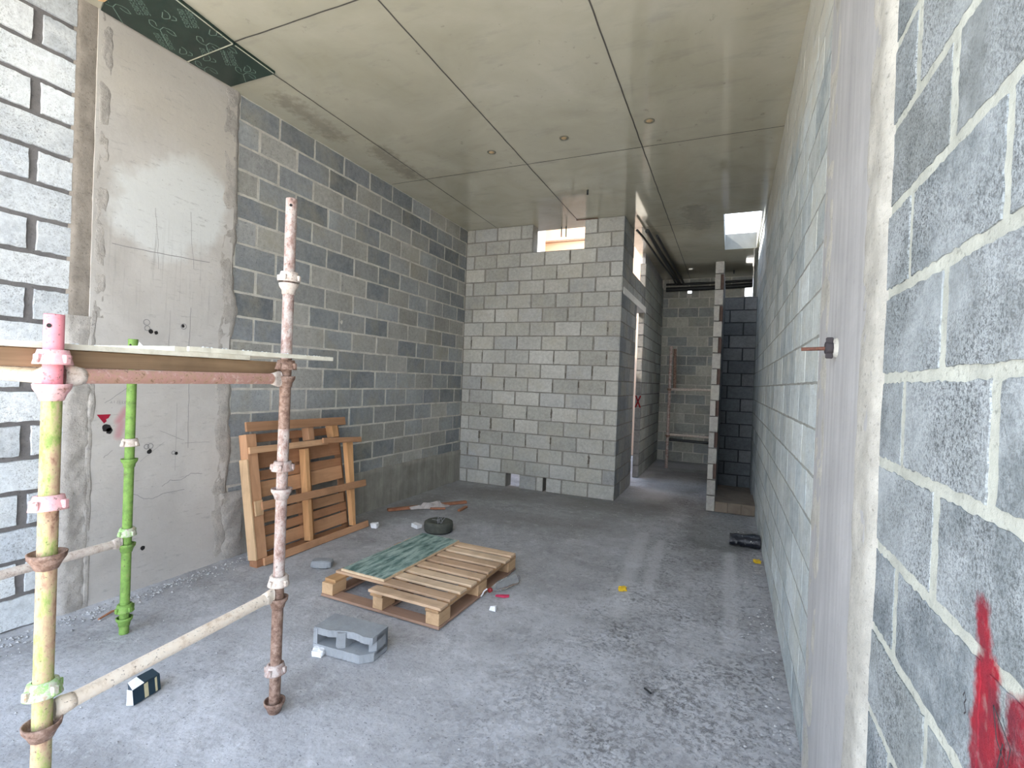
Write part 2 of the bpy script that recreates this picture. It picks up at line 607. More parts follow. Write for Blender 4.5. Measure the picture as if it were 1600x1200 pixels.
def blocks(mb, O, U, N, u0, u1, k0, k1, gap=.012, gapv=None, rec=.006, off=(0.0, .2), pal=GREY, bm=0, mm=1,
           holes=(), seg=3, jit=.002, out=.002, L=.4, phase=0.0, mort_sub=.1, vjit=.0, mort_amp=.0018, missing=(), ch=.004):
    """lay courses k0..k1 (0.2 m) from u0 to u1; N points out of the wall"""
    O, U, N = Vector(O), Vector(U), Vector(N)
    Z = Vector((0, 0, 1))
    gapv = gapv or gap

    def P(u, z, w_):
        return O + U * u + Z * z + N * w_

    for k in range(k0, k1):
        z0, z1 = k * .2, k * .2 + .2
        spans = [(u0, u1)]
        for (a, b, za, zb) in holes:
            if za < z1 - .01 and zb > z0 + .01:
                ns = []
                for (s0, s1) in spans:
                    if b <= s0 or a >= s1:
                        ns.append((s0, s1))
                    else:
                        if a > s0 + .02:
                            ns.append((s0, a))
                        if b < s1 - .02:
                            ns.append((b, s1))
                spans = ns
        o = phase + off[k % 2]
        for (s0, s1) in spans:
            # mortar bed, a gently uneven sheet
            nu = max(1, int(round((s1 - s0) / mort_sub)))
            nz = 2
            pts, fc = [], []
            for j in range(nz + 1):
                for i in range(nu + 1):
                    uu, zz = s0 + (s1 - s0) * i / nu, z0 + .2 * j / nz
                    q = P(uu, zz, 0)
                    pts.append(P(uu, zz, -rec + mort_amp * noise.noise(q * 9)))
            for j in range(nz):
                for i in range(nu):
                    a = j * (nu + 1) + i
                    fc.append((a, a + 1, a + nu + 2, a + nu + 1))
            if U.cross(Z).dot(N) < 0:
                fc = [f[::-1] for f in fc]
            mb.add(pts, fc, mm)
            i0 = int(math.floor((s0 - o) / L)) - 1
            while True:
                a, b = o + i0 * L, o + i0 * L + L
                i0 += 1
                if a > s1:
                    break
                a, b = max(a, s0), min(b, s1)
                if b - a < .06:
                    continue
                if (k, i0) in missing:
                    continue
                ea = gapv / 2 + rnd.uniform(-vjit, vjit) if a > s0 + .001 else 0
                eb = gapv / 2 + rnd.uniform(-vjit, vjit) if b < s1 - .001 else 0
                x0, x1 = a + ea, b - eb
                y0, y1 = z0 + gap / 2, z1 - gap / 2
                w_ = rnd.uniform(-out, out)
                ring_o, ring_i = [], []
                for (pa, pb) in (((x0, y0), (x1, y0)), ((x1, y0), (x1, y1)), ((x1, y1), (x0, y1)), ((x0, y1), (x0, y0))):
                    n = seg if abs(pa[0] - pb[0]) < .01 else seg * 2
                    for i in range(n):
                        t = i / n
                        uu, zz = pa[0] + (pb[0] - pa[0]) * t, pa[1] + (pb[1] - pa[1]) * t
                        uu += rnd.uniform(-jit, jit) if a > s0 + .001 or uu > x0 + .02 else 0
                        zz += rnd.uniform(-jit, jit)
                        uu = min(max(uu, s0), s1)
                        ring_o.append((uu, zz))
                        cx, cz = (x0 + x1) / 2, (y0 + y1) / 2
                        ui = uu - math.copysign(min(ch, abs(uu - cx)), uu - cx) * (1 if abs(uu - cx) > (x1 - x0) / 2 - .02 else 0)
                        zi = zz - math.copysign(ch, zz - cz) * (1 if abs(zz - cz) > .08 else 0)
                        ring_i.append((ui, zi))
                n = len(ring_o)
                c = rnd.choice(pal)
                v = rnd.uniform(.84, 1.12)
                tint = tuple(q * v for q in c)
                pts = [P(u, z, w_) for u, z in ring_i] + [P(u, z, -rec - .012) for u, z in ring_o]
                fc = [list(range(n))] + [(i, n + i, n + (i + 1) % n, (i + 1) % n) for i in range(n)]
                if U.cross(Z).dot(N) < 0:
                    fc = [f[::-1] for f in fc]
                mb.add(pts, fc, bm, tint)


def struct(o, label, cat):
    return tag(o, label, cat, kind='structure')


def smear(mb, O, U, N, ua, ub, z0, z1, th=.02, amp=.02, edge=.04, mat=0, nu=8, nz=120, seed=0, both=True, left=True):
    """hand-trowelled mortar band with ragged edges: u from ua to ub, height z0..z1"""
    O, U, N = Vector(O), Vector(U), Vector(N)
    pts, fc = [], []
    for j in range(nz + 1):
        z = z0 + (z1 - z0) * j / nz
        e1 = ua + (edge * (noise.noise((seed, z * 3.1, 0)) + .6 * noise.noise((seed, z * 11, 3))) if left else 0)
        e2 = ub + (edge * (noise.noise((seed + 9, z * 2.7, 0)) + .6 * noise.noise((seed, z * 12, 7))) if both else 0)
        for i in range(nu + 1):
            t = i / nu
            u = e1 + (e2 - e1) * t
            prof = min(1, 5 * min(t, 1 - t) + .001) if (both and left) else (min(1, 5 * (1 - t) + .001) if both else min(1, 5 * t + .001))
            h = (th + amp * noise.noise((u * 9 + seed, z * 7, 1)) + amp * .5 * noise.noise((u * 30, z * 22, seed))) * prof - .004 * (1 - prof)
            if i in (0, nu):
                h = -.012
            pts.append(O + U * u + Vector((0, 0, z)) + N * h)
    for j in range(nz):
        for i in range(nu):
            a = j * (nu + 1) + i
            f = (a, a + 1, a + nu + 2, a + nu + 1)
            fc.append(f if U.cross(Vector((0, 0, 1))).dot(N) > 0 else f[::-1])
    mb.add(pts, fc, mat, (1, 1, 1), True)


# ---- left wall
mb = MB()
blocks(mb, (XL, 0, 0), (0, 1, 0), (1, 0, 0), YF, 1.70, 0, 19, gap=.022, gapv=.042, rec=.013, off=(0.0, .2), phase=1.71 - .4, pal=NEAR, bm=0, mm=1, seg=5, jit=.003, vjit=.006)
blocks(mb, (XL, 0, 0), (0, 1, 0), (1, 0, 0), 2.74, YB, 2, 19, gap=.013, gapv=.016, rec=.003, off=(0.0, .2), phase=2.79, pal=DARK, bm=2, mm=3, seg=3, jit=.0025, vjit=.003)
mb.box(XL - .2, XL - .02, YF, YE + .2, 0, HC, 1)
wall_left = mb.build('wall_left', [M_blk_near, M_mort_dark, M_blk_far, M_mort_light])
struct(wall_left, 'left wall of grey concrete blocks behind the scaffold and standing pallet', 'wall')

# ---- concrete column in the left wall
mb = MB()
X1 = XL + .014
mb.box(XL - .02, X1, 1.80, 2.76, 0, HC, 0)
N, U, O = (1, 0, 0), (0, 1, 0), (XL, 0, 0)
smear(mb, O, U, N, 1.685, 1.83, 1.85, HC, th=.006, amp=.008, edge=.008, mat=1, seed=2)                       # brown filled gap
smear(mb, (X1 - .004, 0, 0), U, N, 1.80, 1.845, 0.0, 1.9, th=.006, amp=.006, edge=.012, mat=2, seed=6)
smear(mb, (X1 - .004, 0, 0), U, N, 1.80, 1.895, 1.86, HC, th=.004, amp=.006, edge=.022, mat=2, seed=5)            # plaster ridge
smear(mb, O, U, N, 1.67, 1.845, 0.0, 1.86, th=.016, amp=.014, edge=.02, mat=2, seed=8, nu=10)                     # rough lower plaster
smear(mb, (X1 - .004, 0, 0), U, N, 2.64, 2.80, 0.0, HC, th=.005, amp=.006, edge=.045, mat=2, seed=11)          # right hand band
smear(mb, O, U, N, 2.70, 2.98, 0.0, .56, th=.022, amp=.016, edge=.05, mat=2, seed=14)                            # lump by the pallet
XX = X1 + .0012


def onc(y, z):
    return (XX, y, z)


for line, wd in [([(2.437, 2.014), (2.440, 1.85), (2.432, 1.703)], .006), ([(2.442, 1.5), (2.447, 1.2), (2.452, .959)], .006), ([(2.289, 1.969), (2.289, 1.693)], .003),
                 ([(1.90, 1.31), (1.96, 1.36), (2.023, 1.407)], .005), ([(1.90, .955), (1.951, .997)], .005),
                 ([(2.271, .702), (2.33, .735), (2.407, .725), (2.48, .76), (2.569, .747)], .006), ([(2.083, .683), (2.15, .64), (2.209, .623), (2.30, .65), (2.434, .649)], .006),
                 ([(2.168, 2.665), (2.19, 2.45), (2.202, 2.249)], .004), ([(2.413, 2.723), (2.43, 2.5), (2.451, 2.304)], .004),
                 ([(1.913, 2.352), (2.2, 2.36), (2.574, 2.381)], .008), ([(2.6, 1.641), (2.447, 1.704)], .004), ([(2.36, 1.30), (2.36, .80)], .003),
                 ([(2.25, 1.10), (2.42, 1.02)], .004), ([(2.43, 1.0), (2.62, .985)], .004), ([(2.12, .9), (2.28, 1.02)], .003)]:
    pp = []
    for (ya, za), (yb, zb) in zip(line, line[1:]):
        for i in range(5):
            t = i / 5
            pp.append(onc(ya + (yb - ya) * t + rnd.uniform(-.003, .003), za + (zb - za) * t + rnd.uniform(-.003, .003)))
    pp.append(onc(*line[-1]))
    mb.ribbon(pp, wd * .6, N, 3)


def disc(mb, c, r, n, mat, seg=14, wob=.15):
    c, n = Vector(c), Vector(n)
    a = n.orthogonal().normalized()
    b = n.cross(a)
    mb.add([c] + [c + (a * math.cos(2 * math.pi * k / seg) + b * math.sin(2 * math.pi * k / seg)) * r * rnd.uniform(1 - wob, 1 + wob) for k in range(seg)],
           [(0, 1 + k, 1 + (k + 1) % seg) for k in range(seg)], mat)


for y, z, r in [(2.165, 1.805, .016), (2.385, 1.868, .012), (1.912, 1.148, .027), (2.18, .962, .017), (2.366, .928, .012), (2.156, .288, .016), (2.20, 1.80, .013), (1.928, 1.128, .02)]:
    disc(mb, onc(y, z), r, N, 4)
for y, z, r in [(2.135, 1.865, .02), (2.14, 1.825, .017), (2.16, .999, .016), (2.185, 1.0, .018), (2.345, .935, .012), (2.39, 1.865, .02)]:
    pp = [onc(y + r * math.cos(2 * math.pi * k / 14), z + r * math.sin(2 * math.pi * k / 14)) for k in range(15)]
    mb.ribbon(pp, .005, N, 3)
# red triangle pointing down, with a chipped corner
mb.add([onc(1.855, 1.237), onc(1.935, 1.237), onc(1.922, 1.212), onc(1.908, 1.205), onc(1.912, 1.192), onc(1.897, 1.178)], [(0, 5, 4, 3, 2, 1)], 5)
# faint handwritten figures above it
gx = 1.930
for st in ['M0,0L.5,1L1,0M.2,.4L.8,.4', '', 'M.4,0L.4,1', '', 'M0,1L.8,1L0,0L.9,0', 'M.1,0L.1,1L.8,1L.8,0L.1,0', '', 'M0,0L0,1L.7,.6L0,.4L.8,-.2', 'M0,.8L.4,0L.9,.9L.5,-.3', 'M.8,1L.1,.7L.8,.3L.1,0']:
    for part in st.split('M')[1:]:
        q = [tuple(float(v) for v in c.split(',')) for c in part.split('L')]
        mb.ribbon([onc(gx + a * .010, 1.308 + b * .017) for a, b in q], .0025, N, 3)
    gx += .0125 if st else .006
trim1 = mb.build('trim_1', [M_col, M_mort_brown, M_render, M_grey_ink, M_hole, M_redmark])
struct(trim1, 'pale concrete column in the left wall with a small red triangle mark', 'column')

# ---- concrete upstand under the left block wall
mb = MB()
pts, fc = [], []
ny, nz = 90, 8
for j in range(nz + 1):
    for i in range(ny + 1):
        y = 2.82 + (YB - 2.82) * i / ny
        z = .47 * j / nz
        h = .016 + .006 * noise.noise((y * 3, z * 8, 4)) + .004 * noise.noise((y * 14, z * 20, 4))
        if j == nz:
            z += .012 * noise.noise((y * 5, 0, 9))
        pts.append((XL + h, y, z))
for j in range(nz):
    for i in range(ny):
        a = j * (ny + 1) + i
        fc.append((a, a + 1, a + ny + 2, a + ny + 1))
b = len(pts)
for i in range(ny + 1):
    q = pts[nz * (ny + 1) + i]
    pts.append((XL - .02, q[1], q[2] + .004))
for i in range(ny):
    a = nz * (ny + 1) + i
    fc.append((a, a + 1, b + i + 1, b + i))
mb.add(pts, fc, 0, (1, 1, 1), True)
struct(mb.build('trim_2', [M_plinth]), 'low concrete upstand along the foot of the left wall', 'plinth')

# ---- right wall
mb = MB()
blocks(mb, (XR, 0, 0), (0, 1, 0), (-1, 0, 0), YF, 1.50, 0, 19, gap=.020, gapv=.024, rec=.0022, off=(0.0, .2), phase=1.10, pal=RIGHT, bm=0, mm=1, seg=12, jit=.003, vjit=.005, mort_sub=.02, mort_amp=.0014, out=.001, ch=.0025)
blocks(mb, (XR, 0, 0), (0, 1, 0), (-1, 0, 0), 2.36, YE, 0, 19, ch=.0015, out=.0006, mort_amp=.0008, gap=.010, gapv=.012, rec=.0016, off=(0.0, .2), phase=2.45, pal=[(q[0] * 1.75, q[1] * 1.72, q[2] * 1.68) for q in RIGHT], bm=2, mm=3, seg=3, jit=.0025, vjit=.003)
mb.box(XR + .02, XR + .2, YF, YE + .2, 0, HC, 1)
# black marker strokes inside the red spray
XW = XR - .0045
for line in [[(.858, 1.158), (.835, 1.145), (.812, 1.13), (.818, 1.10), (.846, 1.12), (.858, 1.158)], [(.83, 1.125), (.842, 1.085), (.846, 1.04)], [(.842, 1.085), (.856, 1.06)],
             [(.947, 1.120), (.942, 1.128), (.937, 1.120), (.942, 1.112), (.936, 1.102), (.942, 1.096)]]:
    mb.ribbon([(XW, y, z) for y, z in line], .003, (-1, 0, 0), 4)
M_blk_right2 = mat_block('block_right_far', .45, 80, .5, (.62, .66, .65), warm=(.56, .55, .47), smear_=True)
struct(mb.build('wall_right', [M_blk_right, M_mort_right, M_blk_right2, mat_mortar('mortar_right_far', (.34, .345, .325)), M_ink]), 'right wall of pale grey blocks with red spray paint near the front', 'wall')

# ---- right column with mortar borders
mb = MB()
mb.box(XR - .012, XR + .03, 1.52, 2.36, 0, HC, 0)
N, U, O = (-1, 0, 0), (0, 1, 0), (XR - .008, 0, 0)
smear(mb, O, U, N, 1.455, 1.69, 0, HC, th=.006, amp=.005, edge=.014, mat=1, seed=21, nz=200)
smear(mb, O, U, N, 2.10, 2.42, 0, HC, th=.004, amp=.004, edge=.03, mat=1, seed=24, nz=160)
struct(mb.build('trim_3', [M_col_r, M_render_r]), 'pale grey concrete column strip in the right wall', 'column')

# ---- block box: front face and its side with the door opening
mb = MB()
blocks(mb, (0, YB, 0), (1, 0, 0), (0, -1, 0), XL, XC, 0, 19, gap=.010, gapv=.015, rec=.005, off=(0.0, .19), phase=XC - .36, L=.375, pal=PALE, bm=0, mm=1, seg=3, jit=.002, vjit=.004,
       holes=[(-2.665, -1.90, 3.4, 3.8), (-2.95, -2.73, .1, .15), (-2.372, -2.322, .1, .15)])
for (x0, x1, z0, z1) in [(XL, -2.95, 0, .2), (-2.73, -2.372, 0, .2), (-2.322, XC - .02, 0, .2), (XL, XC - .02, .2, 3.4), (XL, -2.665, 3.4, HC), (-1.90, XC - .02, 3.4, HC)]:
    mb.box(x0, x1, YB + .012, YB + .2, z0, z1, 1)
rj = random.Random(5)
for k in range(1, 17):
    for n in range(-1, 7):
        x = XC - .36 - .375 * n + (.19 if k % 2 else 0)
        if not (XL + .05 < x < XC - .03) or rj.random() > (.55 if k < 9 else .2):
            continue
        hh, ww = rj.uniform(.05, .17), rj.uniform(.010, .030) * (1.2 if k < 6 else .8)
        z0 = k * .2 + rj.uniform(.012, .18 - hh * .9)
        pl, pr_ = [], []
        for i in range(6):
            t = i / 5
            pl.append((x - ww / 2 * rj.uniform(.5, 1.2), YB - .0022, z0 + hh * t))
            pr_.append((x + ww / 2 * rj.uniform(.5, 1.2), YB - .0022, z0 + hh * t))
        mb.add(pl + pr_[::-1], [list(range(12))], 2)
struct(mb.build('wall_back', [M_blk_box, M_mort_grey, mat_mortar('joint_brown', (.155, .14, .12))]), 'back wall of beige grey blocks with a notch at its top', 'wall')

YD0, YD1 = 7.80, 8.52
mb = MB()
HS = [(YD0, YD1, -.1, 2.8), (7.36, YD1, 3.2, 3.8)]
blocks(mb, (XC, 0, 0), (0, 1, 0), (1, 0, 0), YB, YD1, 0, 19, gap=.010, gapv=.012, rec=.004, off=(0.0, .2), phase=YB, pal=GREY, bm=0, mm=1, holes=HS, seg=3)
for (a, b, z0, z1) in [(YB + .012, YD0, 0, 2.8), (YB + .012, YD1, 2.8, 3.2), (YB + .012, 7.36, 3.2, HC)]:
    mb.box(XC - .15, XC - .008, a, b, z0, z1, 1)
struct(mb.build('wall_side', [M_blk_box, M_mort_grey]), 'short side wall of the block box beside the passage', 'wall')
mb = MB()
mb.box(XC - .15, XC + .012, 6.70, 8.60, 2.775, 2.87, 0)
struct(mb.build('trim_4', [M_lintel]), 'white concrete lintel over the passage door opening', 'lintel')

# passage wall beyond the door, its end face to the room
mb = MB()
blocks(mb, (0, YD1, 0), (1, 0, 0), (0, -1, 0), XC - .095, XC, 0, 18, rec=.003, off=(0, 0), phase=XC - .3, pal=[(.27, .26, .25), (.30, .285, .27), (.33, .31, .30)], bm=0, mm=1, seg=2)
blocks(mb, (XC, 0, 0), (0, 1, 0), (1, 0, 0), YD1, YE, 0, 18, gap=.010, gapv=.012, rec=.004, off=(0.0, .2), phase=YD1, pal=[(.36, .39, .38), (.42, .45, .44), (.33, .35, .345)], bm=0, mm=1, seg=3)
mb.box(XC - .095, XC - .01, YD1 + .01, YE + .1, 0, 3.6, 1)
mb.box(XC - .08, XC - .03, YD1 + .08, YE + .1, 3.6, HC, 3)
xx = [((-.088, 1.24), (-.008, 1.44)), ((-.008, 1.24), (-.088, 1.44))]
for (a, b) in xx:
    pp = []
    for i in range(6):
        t = i / 5
        pp.append((XC + a[0] + (b[0] - a[0]) * t, YD1 - .005, a[1] + (b[1] - a[1]) * t - .06))
    mb.ribbon(pp, .024, (0, -1, 0), 2)
struct(mb.build('wall_passage', [M_blk_box, M_mort_dark, M_redx, M_col_r]), 'passage block wall with a red X sprayed on its end', 'wall')

# end wall of the passage
mb = MB()
blocks(mb, (0, YE, 0), (1, 0, 0), (0, -1, 0), XC, XR, 0, 19, gap=.010, gapv=.014, rec=.004, off=(0, .2), phase=-1.25, pal=[(.35, .36, .335), (.43, .43, .39), (.48, .48, .43), (.31, .33, .33)], bm=0, mm=1,
       holes=[(-.89, -.80, 3.4, 3.6), (.20, XR, 3.4, 3.6)], seg=2)
for (x0, x1, z0, z1) in [(XC - .2, XR, 0, 3.4), (XC - .2, -.89, 3.4, 3.6), (-.80, .20, 3.4, 3.6), (-.89, -.80, 3.4, 3.5), (XC - .2, XR, 3.6, HC)]:
    mb.box(x0, x1, YE + .012, YE + .2, z0, z1, 1)
struct(mb.build('wall_end', [M_blk_box, M_mort_light]), 'block wall at the far end of the passage', 'wall')

# toothed partition and the narrow shaft beside it
XP0, XP1, YP = -.222, -.122, 6.76
mb = MB()
for k in range(16):
    z0, z1 = k * .2 + .005, k * .2 + .195
    if k == 15:
        z1 = 3.15
    v = rnd.uniform(.85, 1.1)
    tint = (.36 * v, .345 * v, .325 * v)
    if k % 2:
        mb.bbox(XP0, XP1, YP, YP + .4, z0, z1, .004, 0, None, tint)
    else:
        mb.bbox(XP0, XP1 - .035, YP + .004, YP + .4, z0, z1, .004, 0, None, tint)
        if k:
            mb.box(XP1 - .04, XP1, YP + .05, YP + .4, z0, z1, 2)
        else:
            mb.bbox(XP0, XP1, YP, YP + .4, z0, z1, .004, 0, None, tint)
mb.box(XP0 + .004, XP1 - .004, YP + .06, 8.75, 0, 3.15, 1)
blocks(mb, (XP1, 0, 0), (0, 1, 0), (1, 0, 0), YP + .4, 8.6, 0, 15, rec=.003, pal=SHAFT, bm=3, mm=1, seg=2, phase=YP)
struct(mb.build('wall_partition', [M_blk_box, M_mort_dark, mat_plain('block_core_rust', (.11, .075, .065), .95, .1), M_blk_dark]), 'thin free standing block partition with a toothed end', 'wall')
mb = MB()
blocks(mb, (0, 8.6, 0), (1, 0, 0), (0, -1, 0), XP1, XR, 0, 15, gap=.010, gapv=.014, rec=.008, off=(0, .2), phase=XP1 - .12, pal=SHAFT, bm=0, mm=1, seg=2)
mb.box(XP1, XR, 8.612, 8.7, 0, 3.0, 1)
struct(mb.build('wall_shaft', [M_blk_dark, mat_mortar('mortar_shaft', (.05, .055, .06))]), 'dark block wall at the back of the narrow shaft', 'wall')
mb = MB()
M_step = mat_concrete('step_brown', (.14, .11, .085), (.20, .165, .13), 6)
for i in range(3):
    a = XP1 + (XR - XP1) * i / 3
    mb.bbox(a + .004, a + (XR - XP1) / 3 - .004, 6.78, 6.9, 0, .125, .004, 0)
mb.box(XP1, XR, 6.79, 7.5, 0, .128, 0)
mb.box(XP1, XR, 7.5, 8.6, 0, .02, 0)  # dark sheet over the shaft floor, painting shade where the skylight reaches
struct(mb.build('trim_5', [M_step]), 'low brown brick step at the mouth of the narrow shaft, with a dark sheet put behind it as shade', 'step')

# ---- ceiling slab with the skylight opening and board joints
mb = MB()
TS = .25
HX0, HX1, HY0, HY1 = -.16, .30, 6.95, 8.74
for (x0, x1, y0, y1) in [(XL - .2, XR + .2, YF, HY0), (-1.5, HX0, HY0, HY1), (HX1, XR + .2, HY0, HY1), (-1.5, XR + .2, HY1, YE + .2)]:
    pts = [(x0, y0, HC), (x1, y0, HC), (x1, y1, HC), (x0, y1, HC)]
    mb.add(pts, [(0, 3, 2, 1)], 0)
    mb.add([(p[0], p[1], HC + TS) for p in pts], [(0, 1, 2, 3)], 2)
for (x0, x1, y0, y1) in [(XL - .2, XR + .2, YF, YF), (XL - .2, XL - .2, YF, HY0), (XR + .2, XR + .2, YF, YE + .2), (XL - .2, -1.5, HY0, HY0), (-1.5, -1.5, HY0, YE + .2), (-1.5, XR + .2, YE + .2, YE + .2),
                         (HX0, HX1, HY0, HY0), (HX0, HX1, HY1, HY1), (HX0, HX0, HY0, HY1), (HX1, HX1, HY0, HY1)]:
    mb.add([(x0, y0, HC), (x1, y1, HC), (x1, y1, HC + TS), (x0, y0, HC + TS)], [(0, 1, 2, 3)], 2)


def joint(a, b, wd):
    n = max(4, int((Vector(b) - Vector(a)).length / .06))
    pp = []
    for i in range(n + 1):
        q = Vector(a).lerp(Vector(b), i / n)
        pp.append((q.x + .0035 * noise.noise(q * 6), q.y + .0035 * noise.noise(q * 6 + Vector((9, 9, 0))), HC - .0015))
    mb.ribbon(pp, wd, (0, 0, -1), 1)


for x in (-3.24, -2.01, -.84):
    joint((x, YF, 0), (x, 6.6 if x < -1.4 else YE, 0), .011)
for y in (-.1, 2.33, 4.75):
    joint((-3.2 if y < 3 else XL + .02, y, 0), (XR, y + .01, 0), .010)
joint((-1.36, 7.2, 0), (XR, 7.2, 0), .008)
joint((-1.36, 9.6, 0), (XR, 9.6, 0), .008)
struct(mb.build('ceiling', [M_ceil, M_joint, M_slab_edge]), 'smooth glossy concrete ceiling slab with board joints and a roof opening', 'ceiling')

# ---- floor and the ground outside
mb = MB()
n1, n2 = 60, 150
pts, fc = [], []
for j in range(n2 + 1):
    for i in range(n1 + 1):
        x = XL - .2 + (XR + .4 - XL) * i / n1
        y = YF + (YE + .2 - YF) * j / n2
        z = .004 * noise.noise((x * 2, y * 2, 0)) + .0025 * noise.noise((x * 8, y * 8, 3)) - .004
        # dirt heaped against the wall feet
        z += .018 * max(0, 1 - (x - XL) / .16) * (0.6 + .5 * noise.noise((x * 9, y * 6, 1)))
        pts.append((x, y, z))
for j in range(n2):
    for i in range(n1):
        a = j * (n1 + 1) + i
        fc.append((a, a + 1, a + n1 + 2, a + n1 + 1))
mb.add(pts, fc, 0, (1, 1, 1), True)
mb.add([(XL - .2, YF, -.004), (XR + .2, YF, -.004), (XR + .2, YF, -.2), (XL - .2, YF, -.2)], [(0, 3, 2, 1)], 0)
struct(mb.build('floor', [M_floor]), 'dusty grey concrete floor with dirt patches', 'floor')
mb = MB()
mb.add([(-40, -40, -.06), (40, -40, -.06), (40, 40, -.06), (-40, 40, -.06)], [(0, 1, 2, 3)], 0)
struct(mb.build('ground', [mat_concrete('sandy_ground', (.50, .45, .38), (.60, .55, .47), .6)]), 'sandy ground outside the building', 'ground')

# ================================================================== things outside: some seen through the openings, some unseen light blockers
M_peach = mat_concrete('peach_render', lin(224, 184, 150), lin(236, 200, 168), .8, bumpd=.001)
M_white = mat_concrete('white_render', (.74, .74, .72), (.82, .82, .8), 1)
bl = empty('apartment_building', (-4.5, 11.2, 0), 'peach rendered building seen through the wall notch', 'building')
mb = MB()
mb.box(-9, -1.47, 11.2, 17, 3.3, 9.5, 0)
mb.build('upper_wall', [M_peach], bl)
mb = MB()
mb.box(-9.05, -1.47, 11.15, 17, 0, 3.3, 0)
mb.build('base_wall', [mat_concrete('pale_peach_render', lin(236, 208, 184), lin(244, 222, 202), .8, bumpd=.001)], bl)
mb = MB()
mb.box(-11, -9.1, 5.5, 17, 0, 8.0, 0)  # unseen block added to keep sun and sky light off the peach front
mb.build('side_light_blocker', [M_peach], bl)
mb = MB()
mb.box(-9, -1.47, 11.14, 11.2, 4.86, 4.90, 0)
mb.build('ledge', [mat_plain('ledge_brown', lin(150, 120, 98), .8)], bl)
# unseen mass added above the room to shade the light well behind
mb = MB()
mb.box(XL - .2, XR + .2, YF + .05, 6.9, HC + TS, 9.0, 0)
struct(mb.build('upper_shade_mass', [M_white]), 'unseen mass added on the ceiling slab to shade the light well', 'wall')
mb = MB()
mb.box(-4.50, -4.03, 10.4, 10.8, -.06, 9, 0)
tag(mb.build('concrete_pillar', [mat_concrete('pillar_concrete', (.62, .64, .61), (.70, .71, .68), 2)]), 'pale concrete pillar outside, left side of the wall notch', 'pillar')

# ================================================================== scaffold
M_pole_l = mat_flaky('paint_yellow_green_rust', [(.32, lin(120, 84, 66)), (.42, lin(186, 152, 126)), (.50, lin(196, 176, 138)), (.56, lin(176, 178, 116)), (.63, lin(138, 164, 84)), (.74, lin(194, 166, 138))], 15, stretch=(1, 1, .45))
M_pink = mat_flaky('paint_pink', [(.33, lin(150, 110, 100)), (.40, lin(240, 150, 160)), (.6, lin(246, 160, 172)), (.72, lin(226, 170, 160))], 20)
M_green = mat_flaky('paint_green', [(.30, lin(110, 86, 66)), (.38, lin(112, 144, 76)), (.54, lin(132, 172, 84)), (.66, lin(150, 166, 104)), (.76, lin(124, 98, 76))], 17)
M_pole_m = mat_flaky('paint_white_rust', [(.32, lin(120, 90, 80)), (.44, lin(168, 142, 134)), (.56, lin(194, 180, 174)), (.72, lin(208, 202, 196))], 26, stretch=(1, 1, .6))
M_rust = mat_flaky('rusty_steel', [(.30, lin(84, 62, 54)), (.46, lin(132, 104, 90)), (.6, lin(164, 138, 124)), (.72, lin(188, 172, 160))], 34)
M_led_pink = mat_flaky('ledger_pink_rust', [(.32, lin(104, 70, 52)), (.42, lin(180, 146, 124)), (.54, lin(184, 138, 130)), (.66, lin(206, 186, 166)), (.76, lin(150, 112, 90))], 30)
M_cream = mat_flaky('ledger_cream', [(.30, lin(188, 164, 140)), (.45, lin(232, 216, 198)), (.7, lin(240, 230, 216))], 14)
M_cupwhite = mat_flaky('cup_white', [(.30, lin(170, 150, 136)), (.5, lin(214, 200, 190)), (.7, lin(222, 216, 206))], 30)
M_cuppink = mat_flaky('cup_pink', [(.32, lin(160, 110, 100)), (.46, lin(236, 190, 190)), (.6, lin(240, 176, 182)), (.75, lin(226, 214, 206))], 26)
M_cupgreen = mat_flaky('cup_green', [(.35, lin(180, 150, 120)), (.46, lin(206, 206, 190)), (.58, lin(150, 200, 110)), (.7, lin(212, 206, 190))], 20)

TR = .0242
PL, PM, PG, PH = (-1.845, .805), (-1.855, 1.66), (-3.180, 1.757), (-3.170, .90)
sc = empty('scaffold', (-2.5, 1.25, 0), 'cuplock tube scaffold with pink, green and white posts at left front', 'scaffold')


def cup_low(post, c, z, mat, r=.044, tilt=0):
    mb = MB()
    M = Matrix.Rotation(tilt, 4, 'X')
    mb.lathe([(TR, -.040), (TR + .004, -.038), (r - .010, -.020), (r, -.004), (r + .002, .010), (r - .003, .011), (r - .006, .0), (TR + .006, -.012), (TR, -.014)], (c[0], c[1], z), 28, 0, M)
    mb.build('bottom_cup', mat, post)


def cup_top(post, c, z, mat, tilt=0.0, lug=0.0, h=.038):
    mb = MB()
    M = Matrix.Rotation(tilt, 4, 'Y') @ Matrix.Rotation(tilt * .4, 4, 'X')
    mb.lathe([(TR + .002, h), (.036, h), (.040, h * .6), (.046, 0), (.047, -.006), (.043, -.006), (.040, .004), (TR + .004, h * .5)], (c[0], c[1], z), 28, 0, M)
    for k in range(4):
        a = lug + k * math.pi / 2
        q = Matrix.Translation((c[0], c[1], z)) @ M @ Matrix.Rotation(a, 4, 'Z')
        mb.bbox(.036, .052, -.009, .009, -.002, .024, .003, 0, q)
    mb.build('top_cup', mat, post)


